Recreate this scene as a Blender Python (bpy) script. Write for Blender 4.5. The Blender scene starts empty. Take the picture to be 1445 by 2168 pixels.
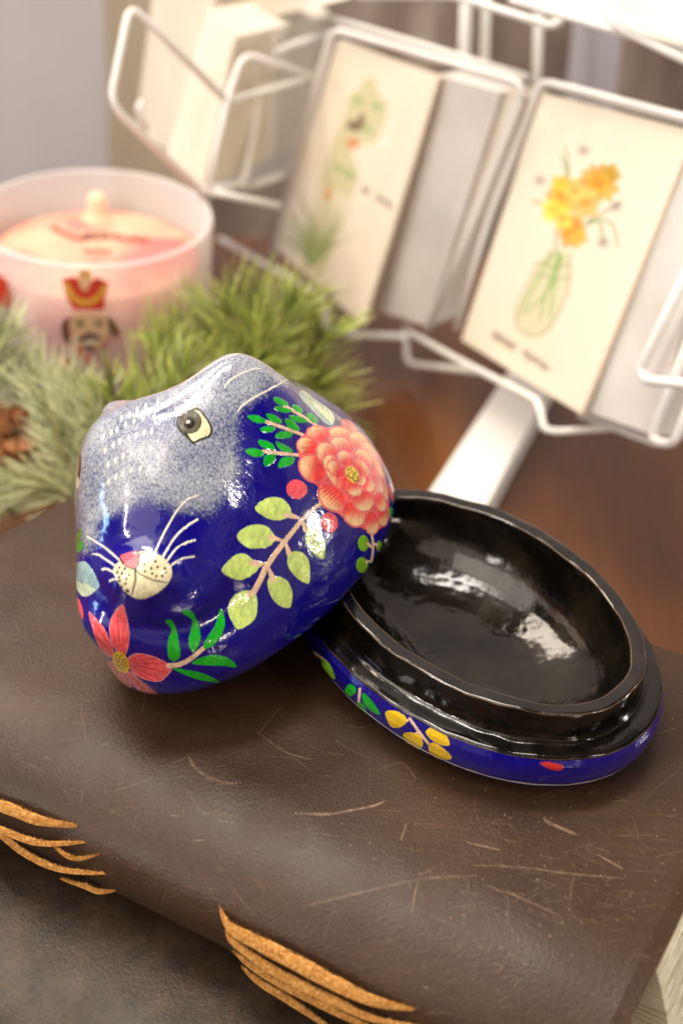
import bpy, math, random
import numpy as np
from mathutils import Vector, Matrix
from mathutils.bvhtree import BVHTree
random.seed(7); rng = np.random.default_rng(7)
scene = bpy.context.scene
COL = scene.collection
S = 0.01                                   # all numbers below are centimetres

# ------------------------------------------------------------------ camera
FPX, PITCH, ROLL, DIST = 2600.0, math.radians(37), math.radians(5), 40.0
cF = np.array([0, math.cos(PITCH), -math.sin(PITCH)]); cU0 = np.array([0, math.sin(PITCH), math.cos(PITCH)])
cX = np.array([1., 0, 0])
cR = math.cos(ROLL)*cX + math.sin(ROLL)*cU0; cU = -math.sin(ROLL)*cX + math.cos(ROLL)*cU0
cC = -cF*DIST
cam = bpy.data.objects.new('camera', bpy.data.cameras.new('camera')); COL.objects.link(cam)
M = Matrix.Identity(4)
for i in range(3):
    M[i][0], M[i][1], M[i][2], M[i][3] = cR[i], cU[i], -cF[i], cC[i]*S
cam.matrix_world = M
cam.data.sensor_fit = 'VERTICAL'; cam.data.sensor_height = 24; cam.data.lens = FPX/2168*24
cam.data.clip_start = 0.01; cam.data.clip_end = 50
cam.data.dof.use_dof = True; cam.data.dof.focus_distance = 0.314; cam.data.dof.aperture_fstop = 5.0
scene.camera = cam

# ------------------------------------------------------------------ world, lamps, exposure
w = bpy.data.worlds.new('World'); scene.world = w; w.use_nodes = True
nt = w.node_tree; nt.nodes.clear()
wo = nt.nodes.new('ShaderNodeOutputWorld'); bg = nt.nodes.new('ShaderNodeBackground')
tc = nt.nodes.new('ShaderNodeTexCoord'); nz = nt.nodes.new('ShaderNodeTexNoise'); nz.inputs['Scale'].default_value = 2.6; nz.inputs['Detail'].default_value = 3
cr = nt.nodes.new('ShaderNodeValToRGB')
e = cr.color_ramp.elements
e[0].position = .42; e[0].color = (.03, .022, .016, 1); e[1].position = .62; e[1].color = (.44, .33, .24, 1)
nt.links.new(tc.outputs['Generated'], nz.inputs['Vector']); nt.links.new(nz.outputs['Fac'], cr.inputs['Fac'])
sx = nt.nodes.new('ShaderNodeSeparateXYZ'); mr = nt.nodes.new('ShaderNodeMapRange'); mx = nt.nodes.new('ShaderNodeMix'); mx.data_type = 'RGBA'; mx.blend_type = 'MULTIPLY'
nt.links.new(tc.outputs['Generated'], sx.inputs[0]); nt.links.new(sx.outputs['Z'], mr.inputs['Value'])
for k_, v_ in (('From Min', .30), ('From Max', .75), ('To Min', 1.25), ('To Max', .45)): mr.inputs[k_].default_value = v_
mx.inputs[0].default_value = 1.0; nt.links.new(cr.outputs['Color'], mx.inputs[6]); nt.links.new(mr.outputs[0], mx.inputs[7])
nt.links.new(mx.outputs[2], bg.inputs['Color']); bg.inputs['Strength'].default_value = .75
nt.links.new(bg.outputs['Background'], wo.inputs['Surface'])

def area(name, az, el, dist, sx, sy, power, color=(1, .86, .7), target=(-1, -6, 2)):
    a, b = math.radians(az), math.radians(el); t = np.array(target, float)
    p = t + dist*np.array([math.cos(b)*math.cos(a), math.cos(b)*math.sin(a), math.sin(b)])
    l = bpy.data.lights.new(name, 'AREA'); l.shape = 'RECTANGLE'; l.size = sx*S; l.size_y = sy*S; l.energy = power; l.color = color
    o = bpy.data.objects.new(name, l); COL.objects.link(o); o.location = p*S
    o.rotation_euler = Vector((t-p)).to_track_quat('-Z', 'Y').to_euler()
area('ceiling_and_fill_lamp', 128, 50, 170, 85, 60, 27)
area('ceiling_and_fill_lamp', -125, 50, 190, 150, 150, 9)  # added broad soft fill for the front sides, no fixture there
area('wall_fill', 100, 40, 70, 40, 20, 3.0, (1, .9, .85), (-25, 75, 25))  # added fill that brightens the back wall, no real fixture
area('shop_lamp', -139, 26, 150, 4, 26, 4.5, (1, .95, .88))
area('shop_lamp', -29, 37, 150, 4, 18, 1.8, (1, .93, .85))
area('shop_lamp', 2, 3, 130, 13, 8, 3.0, (1, .97, .92))
area('shop_lamp', -60, 7, 150, 11, 6, 2.0, (1, .85, .7))
area('window_lamp', -166, 8, 160, 10, 26, 2.0, (.35, .6, 1))
area('rack_fill', -128, 48, 66, 40, 40, 1.8, (1, .91, .80), (2, 21, 4))  # added fill to brighten the cards, not a lamp of the rack
area('ceiling_and_fill_lamp', 110, 79, 190, 90, 26, 19, (1, .92, .82), (-5, -14, 0))
scene.view_settings.view_transform = 'Standard'; scene.view_settings.look = 'None'
scene.view_settings.exposure = 0.34; scene.view_settings.gamma = 1; scene.view_settings.use_curve_mapping = False

# ------------------------------------------------------------------ helpers
def ray(x, y):
    x = np.asarray(x, float); y = np.asarray(y, float)
    return (x-722.5)[..., None]/FPX*cR + (1084-y)[..., None]/FPX*cU + cF
def at_z(x, y, z):
    d = ray(x, y); t = (z-cC[2])/d[..., 2]; return cC + t[..., None]*d
def at_d(x, y, dep): return cC + np.asarray(dep, float)[..., None]*ray(x, y)
def at_plane(x, y, p0, n):
    d = ray(x, y); t = ((p0-cC)@n)/(d@n); return cC + t[..., None]*d
def proj(P):
    v = P-cC; z = v@cF; return 722.5+FPX*(v@cR)/z, 1084-FPX*(v@cU)/z

def tag(o, label=None, cat=None, group=None, kind=None):
    for k, v in (('label', label), ('category', cat), ('group', group), ('kind', kind)):
        if v: o[k] = v
    return o
def thing(name, loc, label, cat, group=None):
    o = bpy.data.objects.new(name, None); COL.objects.link(o); o.location = np.asarray(loc, float)*S
    o.empty_display_size = .01
    return tag(o, label, cat, group)
def mk(name, V, F, mats, parent=None, matidx=None, cols=None, attrs=None, smooth=True, normals=None):
    """one mesh object, vertices in world centimetres"""
    V = np.asarray(V, float)
    org = np.array(parent.matrix_world.translation if parent and parent.type == 'EMPTY' and False else (0, 0, 0))
    base = np.zeros(3); p = parent
    while p is not None: base += np.array(p.location); p = p.parent
    if parent is None:
        base = np.array([V[:, 0].mean(), V[:, 1].mean(), V[:, 2].min()])*S
    me = bpy.data.meshes.new(name)
    if isinstance(F, np.ndarray):
        nf, k = F.shape
        me.vertices.add(len(V)); me.vertices.foreach_set('co', (V*S-base).astype(np.float32).ravel())
        me.loops.add(nf*k); me.loops.foreach_set('vertex_index', F.astype(np.int32).ravel())
        me.polygons.add(nf); me.polygons.foreach_set('loop_start', np.arange(0, nf*k, k, dtype=np.int32))
        me.update(calc_edges=True)
    else:
        me.from_pydata((V*S-base).tolist(), [], F)
    for m in (mats if isinstance(mats, (list, tuple)) else [mats]): me.materials.append(m)
    if matidx is not None: me.polygons.foreach_set('material_index', np.asarray(matidx, np.int32))
    me.polygons.foreach_set('use_smooth', np.full(len(me.polygons), smooth))
    if cols is not None:
        a = me.color_attributes.new('paint', 'FLOAT_COLOR', 'POINT')
        a.data.foreach_set('color', np.concatenate([cols, np.ones((len(V), 1))], 1).astype(np.float32).ravel())
    for k, arr in (attrs or {}).items():
        a = me.attributes.new(k, 'FLOAT', 'POINT'); a.data.foreach_set('value', np.asarray(arr, np.float32))
    me.validate(); me.update()
    if normals is not None:
        me.normals_split_custom_set_from_vertices(normals.tolist())
    o = bpy.data.objects.new(name, me); COL.objects.link(o)
    if parent is not None: o.parent = parent
    else: o.location = base
    return o
def cr_spline(pts, closed=False, n=8):
    P = np.asarray(pts, float); N = len(P); out = []
    rngk = range(N if closed else N-1)
    for i in rngk:
        if closed: a, b, c, d = P[(i-1) % N], P[i], P[(i+1) % N], P[(i+2) % N]
        else: a, b, c, d = P[max(i-1, 0)], P[i], P[i+1], P[min(i+2, N-1)]
        for t in np.arange(n)/n:
            out.append(.5*((2*b)+(-a+c)*t+(2*a-5*b+4*c-d)*t*t+(-a+3*b-3*c+d)*t**3))
    if not closed: out.append(P[-1])
    return np.array(out)
def tube(P, rad, seg=10, closed=False, prof=None, up=(0, 0, 1)):
    """tube along points; rad scalar or per point; prof optional (nx2) cross-section"""
    P = np.asarray(P, float); n = len(P); r = np.broadcast_to(np.asarray(rad, float), (n,))
    T = np.gradient(P, axis=0) if not closed else np.roll(P, -1, 0)-np.roll(P, 1, 0)
    T /= np.linalg.norm(T, axis=1, keepdims=True)+1e-12
    u = np.cross(T, np.asarray(up, float)); bad = np.linalg.norm(u, axis=1) < .15
    u[bad] = np.cross(T[bad], (1, .2, 0)); u /= np.linalg.norm(u, axis=1, keepdims=True); v = np.cross(u, T)
    a = np.arange(seg)/seg*2*math.pi
    pr = np.stack([np.cos(a), np.sin(a)], 1) if prof is None else np.asarray(prof, float); seg = len(pr)
    V = P[:, None]+r[:, None, None]*(pr[None, :, :1]*u[:, None]+pr[None, :, 1:]*v[:, None]); V = V.reshape(-1, 3)
    F = []
    for i in range(n if closed else n-1):
        j = (i+1) % n
        for k in range(seg): F.append((i*seg+k, i*seg+(k+1) % seg, j*seg+(k+1) % seg, j*seg+k))
    if not closed: F.append(tuple(range(seg))[::-1]); F.append(tuple(range((n-1)*seg, n*seg)))
    return V, F
def join(parts):
    V, F, o = [], [], 0
    for v, f in parts:
        V.append(np.asarray(v, float)); F += [tuple(int(i)+o for i in q) for q in f]; o += len(v)
    return np.concatenate(V), F
def hexa(P8):     # 4 front, 4 back points
    return np.asarray(P8, float), [(0, 1, 2, 3), (7, 6, 5, 4), (0, 4, 5, 1), (1, 5, 6, 2), (2, 6, 7, 3), (3, 7, 4, 0)]
def fillet(pts, r=.6, n=5):
    P = np.asarray(pts, float); out = [P[0]]
    for i in range(1, len(P)-1):
        a, b, c = P[i-1], P[i], P[i+1]; la, lc = np.linalg.norm(a-b), np.linalg.norm(c-b); q = min(r, la*.45, lc*.45)
        p, s = b+(a-b)/la*q, b+(c-b)/lc*q
        for t in np.linspace(0, 1, n): out.append((1-t)**2*p+2*t*(1-t)*b+t*t*s)
    out.append(P[-1]); return np.array(out)
def vnormals(P):   # grid normals, P (rows phi, cols theta) wrapped in cols
    du = np.roll(P, -1, 1)-np.roll(P, 1, 1); dv = np.gradient(P, axis=0); N = np.cross(du, dv)
    return N/(np.linalg.norm(N, axis=-1, keepdims=True)+1e-12)
def vnoise(P, scale, seed=0):
    """cheap smooth 3-D value noise, -1..1"""
    r = np.random.default_rng(seed); T = r.random((32, 32, 32))*2-1
    q = P*scale+100; i = np.floor(q).astype(int); f = q-i; f = f*f*(3-2*f); out = 0
    for dx in (0, 1):
        for dy in (0, 1):
            for dz in (0, 1):
                wgt = (f[..., 0] if dx else 1-f[..., 0])*(f[..., 1] if dy else 1-f[..., 1])*(f[..., 2] if dz else 1-f[..., 2])
                out = out+wgt*T[(i[..., 0]+dx) % 32, (i[..., 1]+dy) % 32, (i[..., 2]+dz) % 32]
    return out

# ---- materials
def mat(name, color=(.5, .5, .5), rough=.5, spec=.5, **kw):
    m = bpy.data.materials.new(name); m.use_nodes = True; b = m.node_tree.nodes['Principled BSDF']
    b.inputs['Base Color'].default_value = (*color, 1); b.inputs['Roughness'].default_value = rough
    b.inputs['Specular IOR Level'].default_value = spec
    for k, v in kw.items(): b.inputs[k.replace('_', ' ')].default_value = v
    return m
def N(m, typ, **inp):
    n = m.node_tree.nodes.new('ShaderNode'+typ)
    for k, v in inp.items():
        if k.startswith('p_'): setattr(n, k[2:], v)
        else: n.inputs[k.replace('_', ' ')].default_value = v
    return n
def L(m, a, b): m.node_tree.links.new(a, b)
def objco(m, scale=(1, 1, 1), rot=(0, 0, 0)):
    t = N(m, 'TexCoord'); mp = N(m, 'Mapping'); mp.inputs['Scale'].default_value = scale; mp.inputs['Rotation'].default_value = rot
    L(m, t.outputs['Object'], mp.inputs['Vector']); return mp.outputs['Vector']
def noise(m, vec, scale, detail=3, rough=.5):
    n = N(m, 'TexNoise', Scale=scale, Detail=detail, Roughness=rough); L(m, vec, n.inputs['Vector']); return n.outputs['Fac']
def ramp(m, src, stops):
    r = N(m, 'ValToRGB'); els = r.color_ramp.elements
    while len(els) < len(stops): els.new(.5)
    for el, (p, c) in zip(els, stops): el.position = p; el.color = (*c, 1) if len(c) == 3 else c
    L(m, src, r.inputs['Fac']); return r.outputs['Color']
def bump(m, src, dist, strength=1.0, prev=None):
    b = N(m, 'Bump', Strength=strength, Distance=dist); L(m, src, b.inputs['Height'])
    if prev is not None: L(m, prev, b.inputs['Normal'])
    L(m, b.outputs['Normal'], m.node_tree.nodes['Principled BSDF'].inputs['Normal']); return b.outputs['Normal']
def bsdf(m): return m.node_tree.nodes['Principled BSDF']
def mixc(m, fac, a, b, mode='MIX'):
    n = N(m, 'Mix', p_data_type='RGBA', p_blend_type=mode)
    for s, v in ((n.inputs[0], fac), (n.inputs[6], a), (n.inputs[7], b)):
        if isinstance(v, (int, float)): s.default_value = v
        elif isinstance(v, tuple): s.default_value = (*v, 1)
        else: L(m, v, s)
    return n.outputs[2]
def math_(m, op, a, b=0.0):
    n = N(m, 'Math', p_operation=op)
    for s, v in ((n.inputs[0], a), (n.inputs[1], b)):
        if isinstance(v, (int, float)): s.default_value = v
        else: L(m, v, s)
    return n.outputs[0]

# painted lacquer: colours from the painted design, grey fur strokes where attribute "fur" says so
def lacquer(name, fur=False):
    m = mat(name, rough=.16, spec=.35); b = bsdf(m); b.inputs['Coat Weight'].default_value = .8; b.inputs['Coat Roughness'].default_value = .03
    at = N(m, 'Attribute', p_attribute_name='paint'); col = at.outputs['Color']
    v = objco(m)
    mott = noise(m, v, 160, 4)
    col = mixc(m, 1.0, col, ramp(m, mott, [(.3, (.82, .82, .85)), (.7, (1.08, 1.06, 1.0))]), 'MULTIPLY')
    brush = noise(m, objco(m, (1, .22, .6), (.3, .5, .7)), 900, 4, .6)
    col = mixc(m, N(m, 'Attribute', p_attribute_name='ink').outputs['Fac'], col, mixc(m, 1.0, col, ramp(m, brush, [(.32, (.74, .74, .72)), (.55, (1.0,)*3), (.7, (1.14,)*3)]), 'MULTIPLY'))
    if fur:
        f = N(m, 'Attribute', p_attribute_name='fur').outputs['Fac']
        s1 = noise(m, objco(m, (1, 1, .38), (.5, .3, .4)), 2100, 2, .6)
        s2 = noise(m, objco(m, (1, .4, 1), (.2, .1, 1.1)), 1900, 2, .6)
        s3 = noise(m, v, 500, 2)
        st = math_(m, 'ADD', math_(m, 'MULTIPLY', s1, .55), math_(m, 'ADD', math_(m, 'MULTIPLY', s2, .35), math_(m, 'MULTIPLY', s3, .10)))
        # threshold falls as fur rises
        k = math_(m, 'SUBTRACT', math_(m, 'ADD', st, math_(m, 'MULTIPLY', f, .34)), .668)
        k = math_(m, 'MULTIPLY', k, 4.2)
        n = N(m, 'Clamp'); L(m, k, n.inputs['Value']); k = n.outputs[0]
        k = math_(m, 'MULTIPLY', k, N(m, 'Attribute', p_attribute_name='furmask').outputs['Fac'])
        col = mixc(m, k, col, (.40, .43, .48))
    L(m, col, b.inputs['Base Color'])
    ink = N(m, 'Attribute', p_attribute_name='ink').outputs['Fac']
    hgt = math_(m, 'MULTIPLY', ink, math_(m, 'ADD', .6, math_(m, 'MULTIPLY', noise(m, objco(m, (1, .3, 1), (0, .4, .6)), 900, 3), .8)))
    p = bump(m, hgt, .00010, .7)
    p = bump(m, noise(m, v, 60, 2), .0009, .45, p)
    p = bump(m, noise(m, v, 420, 3, .6), .00022, .5, p)
    L(m, p, b.inputs['Coat Normal'])
    return m
M_LID = lacquer('lid_lacquer', True); M_DISH = lacquer('dish_lacquer')
M_BLACK = mat('black_lacquer', (.0035, .0032, .003), .12, .6)
_v = objco(M_BLACK)
_p = bump(M_BLACK, noise(M_BLACK, _v, 70, 2), .0008, .4)
bump(M_BLACK, noise(M_BLACK, objco(M_BLACK, (1, .35, 1), (0, 0, .8)), 420, 4, .65), .00016, .5, _p)
L(M_BLACK, ramp(M_BLACK, noise(M_BLACK, _v, 120, 4), [(.35, (.09,)*3), (.7, (.18,)*3)]), bsdf(M_BLACK).inputs['Roughness'])
_wear = math_(M_BLACK, 'MULTIPLY', math_(M_BLACK, 'SUBTRACT', math_(M_BLACK, 'MULTIPLY', N(M_BLACK, 'Attribute', p_attribute_name='wear').outputs['Fac'], math_(M_BLACK, 'ADD', .25, noise(M_BLACK, _v, 260, 5, .7))), .44), 3.0)
_cl = N(M_BLACK, 'Clamp'); L(M_BLACK, _wear, _cl.inputs['Value'])
L(M_BLACK, mixc(M_BLACK, _cl.outputs[0], ramp(M_BLACK, noise(M_BLACK, _v, 90, 5), [(.45, (.003, .0026, .002)), (.75, (.016, .012, .008))]), (.10, .065, .04)), bsdf(M_BLACK).inputs['Base Color'])

M_BOWL = mat('bowl_lacquer', (.006, .005, .004), .12, .42); bsdf(M_BOWL).inputs['Coat Weight'].default_value = .0; bsdf(M_BOWL).inputs['Coat Roughness'].default_value = .06
_v = objco(M_BOWL)
L(M_BOWL, ramp(M_BOWL, noise(M_BOWL, _v, 45, 5, .6), [(.4, (.07,)*3), (.68, (.17,)*3)]), bsdf(M_BOWL).inputs['Roughness'])
L(M_BOWL, ramp(M_BOWL, noise(M_BOWL, _v, 60, 5, .6), [(.42, (.003, .0026, .002)), (.75, (.018, .014, .008))]), bsdf(M_BOWL).inputs['Base Color'])
_p = bump(M_BOWL, noise(M_BOWL, _v, 75, 3), .0011, .5)
bump(M_BOWL, noise(M_BOWL, objco(M_BOWL, (1, .2, 1), (0, 0, .9)), 600, 4, .65), .00012, .5, _p)
def leather(name, base, hi, rough, scr=True, nap=0.0):
    m = mat(name, base, rough, .30); b = bsdf(m); v = objco(m)
    cl = noise(m, v, 28, 5, .6); col = ramp(m, cl, [(.3, base), (.72, hi)])
    if nap:
        col = mixc(m, 1.0, col, ramp(m, noise(m, v, 150, 6, .75), [(.35, (.55,)*3), (.7, (1.7, 1.55, 1.35))]), 'MULTIPLY')
    hair = math_(m, 'MULTIPLY', noise(m, objco(m, (.035, 1, 1), (0, 0, .12)), 1500, 2, .5), math_(m, 'ADD', .25, math_(m, 'MULTIPLY', noise(m, v, 30, 3), .5)))
    if scr: col = mixc(m, 1.0, col, ramp(m, hair, [(.16, (.93,)*3), (.28, (1.0,)*3), (.38, (1.22, 1.18, 1.12))]), 'MULTIPLY')
    fine = noise(m, v, 900, 4, .7)
    col = mixc(m, 1.0, col, ramp(m, fine, [(.3, (.8,)*3), (.7, (1.18,)*3)]), 'MULTIPLY')
    if scr:
        acc = None
        for k, (sc, rz, sx, th) in enumerate(((90, .35, .05, .735), (130, -.45, .045, .745), (75, 1.1, .05, .75), (150, -1.3, .06, .75), (110, .1, .03, .74))):
            s = noise(m, objco(m, (sx, 1, 1), (0, 0, rz)), sc*5, 2, .5)
            q = N(m, 'Clamp'); L(m, math_(m, 'MULTIPLY', math_(m, 'SUBTRACT', s, th), 14.0), q.inputs['Value'])
            msk = N(m, 'Clamp'); L(m, math_(m, 'MULTIPLY', math_(m, 'SUBTRACT', noise(m, v, 16+3*k, 2), .47), 8.0), msk.inputs['Value'])
            q = math_(m, 'MULTIPLY', q.outputs[0], msk.outputs[0]); acc = q if acc is None else math_(m, 'MAXIMUM', acc, q)
        at = N(m, 'Attribute', p_attribute_name='scratch').outputs['Fac']
        acc = math_(m, 'MAXIMUM', math_(m, 'MULTIPLY', acc, .55), at)
        col = mixc(m, acc, col, (.27, .18, .115))
    L(m, col, b.inputs['Base Color'])
    L(m, ramp(m, noise(m, v, 60, 4), [(.3, (rough-.07,)*3), (.7, (rough+.1,)*3)]), b.inputs['Roughness'])
    p = bump(m, noise(m, v, 14, 2), .0007, .4)
    vo = N(m, 'TexVoronoi', Scale=1100.0); L(m, v, vo.inputs['Vector'])
    p = bump(m, fine, .00012, .7, p)
    bump(m, vo.outputs['Distance'], .00012, .45, p)
    return m
M_LEATHER = leather('brown_leather', (.034, .0165, .0085), (.056, .029, .015), .42)
M_NUBUCK = leather('worn_leather', (.022, .014, .009), (.046, .030, .019), .42, False, 1.0)
M_SUEDE = mat('raw_suede', (.50, .22, .06), .95, .1)
_v = objco(M_SUEDE)
L(M_SUEDE, ramp(M_SUEDE, noise(M_SUEDE, _v, 1100, 5, .7), [(.3, (.36, .14, .03)), (.52, (.62, .30, .08)), (.72, (.85, .54, .21))]), bsdf(M_SUEDE).inputs['Base Color'])
bump(M_SUEDE, noise(M_SUEDE, _v, 900, 5, .7), .0008, 1.0)
M_PAGE = mat('deckle_paper', (.78, .72, .56), .9, .2)
_s = noise(M_PAGE, objco(M_PAGE, (1, 1, 14)), 120, 4)
L(M_PAGE, ramp(M_PAGE, _s, [(.3, (.50, .46, .33)), (.6, (.80, .76, .62))]), bsdf(M_PAGE).inputs['Base Color'])
bump(M_PAGE, _s, .001, .8)
M_WOOD = mat('table_wood', (.12, .04, .012), .22, .5)
_w = noise(M_WOOD, objco(M_WOOD, (1, .12, 1), (0, 0, 1.2)), 30, 6, .6)
L(M_WOOD, ramp(M_WOOD, _w, [(.3, (.055, .016, .003)), (.6, (.12, .038, .005)), (.8, (.19, .066, .009))]), bsdf(M_WOOD).inputs['Base Color'])
M_WIRE = mat('white_coated_wire', (.80, .78, .75), .32, .5)
bump(M_WIRE, noise(M_WIRE, objco(M_WIRE), 150, 3), .0004, .4)
M_WALL = mat('painted_wall', (.66, .62, .65), .8, .3)
bump(M_WALL, noise(M_WALL, objco(M_WALL), 60, 4), .001, .4)
M_PANEL = mat('wall_shade_tan', (.42, .31, .19), .6, .3)  # tan tone standing in for brownish shadow on the wall
L(M_PANEL, ramp(M_PANEL, noise(M_PANEL, objco(M_PANEL, (1, 1, .1)), 40, 4), [(.3, (.46, .37, .27)), (.7, (.56, .47, .36))]), bsdf(M_PANEL).inputs['Base Color'])

# ------------------------------------------------------------------ 2-D painting in design coordinates
class Paint:
    def __init__(s, x, y, base, ok=None):
        s.x, s.y = x, y; s.n = len(x); s.c = np.tile(np.array(base, float), (s.n, 1)); s.pid = np.zeros(s.n, int); s.ink = np.zeros(s.n)
        s.ok = np.ones(s.n, bool) if ok is None else ok
        s.order = np.argsort(x); s.xs = x[s.order]
    def idx(s, x0, x1, y0, y1):
        a, b = np.searchsorted(s.xs, (x0, x1)); i = s.order[a:b]; return i[(s.y[i] >= y0) & (s.y[i] <= y1) & s.ok[i]]
    def put(s, i, color, pid, alpha=1.0):
        if len(i) == 0: return
        c = color(s.x[i], s.y[i]) if callable(color) else np.array(color, float)
        s.c[i] = s.c[i]*(1-alpha)+c*alpha; s.ink[i] = 1
        if pid is not None: s.pid[i] = pid
    def inside(s, P, i):
        px, py = s.x[i], s.y[i]; r = np.zeros(len(i), bool); Q = np.roll(P, 1, 0)
        for (x1, y1), (x2, y2) in zip(P, Q):
            if y1 == y2: continue
            r ^= ((y1 > py) != (y2 > py)) & (px < (x2-x1)*(py-y1)/(y2-y1)+x1)
        return r
    def poly(s, pts, color, pid=None, smooth=True, alpha=1.0):
        P = cr_spline(pts, True, 6) if smooth else np.asarray(pts, float)
        i = s.idx(P[:, 0].min(), P[:, 0].max(), P[:, 1].min(), P[:, 1].max())
        if len(i): i = i[s.inside(P, i)]
        s.put(i, color, pid, alpha); return i
    def ell(s, cx, cy, rx, ry, rot, color, pid=None, alpha=1.0):
        R = max(rx, ry); i = s.idx(cx-R, cx+R, cy-R, cy+R)
        a = math.radians(rot); dx, dy = s.x[i]-cx, s.y[i]-cy
        u = (dx*math.cos(a)+dy*math.sin(a))/rx; v = (-dx*math.sin(a)+dy*math.cos(a))/ry
        i = i[u*u+v*v < 1]; s.put(i, color, pid, alpha); return i
    def stroke(s, pts, w0, w1, color, pid=None, smooth=True, alpha=1.0, taper=False):
        P = cr_spline(pts, False, 8) if smooth else np.asarray(pts, float); W = max(w0, w1)
        i = s.idx(P[:, 0].min()-W, P[:, 0].max()+W, P[:, 1].min()-W, P[:, 1].max()+W); hit = np.zeros(len(i), bool)
        n = len(P)-1
        for k in range(n):
            a, b = P[k], P[k+1]; d = b-a; L2 = d@d+1e-9
            t = np.clip(((s.x[i]-a[0])*d[0]+(s.y[i]-a[1])*d[1])/L2, 0, 1)
            dd = np.hypot(s.x[i]-a[0]-t*d[0], s.y[i]-a[1]-t*d[1]); f = (k+t)/n; ww = (w0+(w1-w0)*f)/2
            if taper: ww = ww*np.sqrt(np.clip(np.minimum(f, 1-f)*5, .15, 1))
            hit |= dd < ww
        s.put(i[hit], color, pid, alpha); return i[hit]
def Z(s, ox, oy, pts): return [(ox+x/s, oy+y/s) for x, y in pts]

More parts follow.
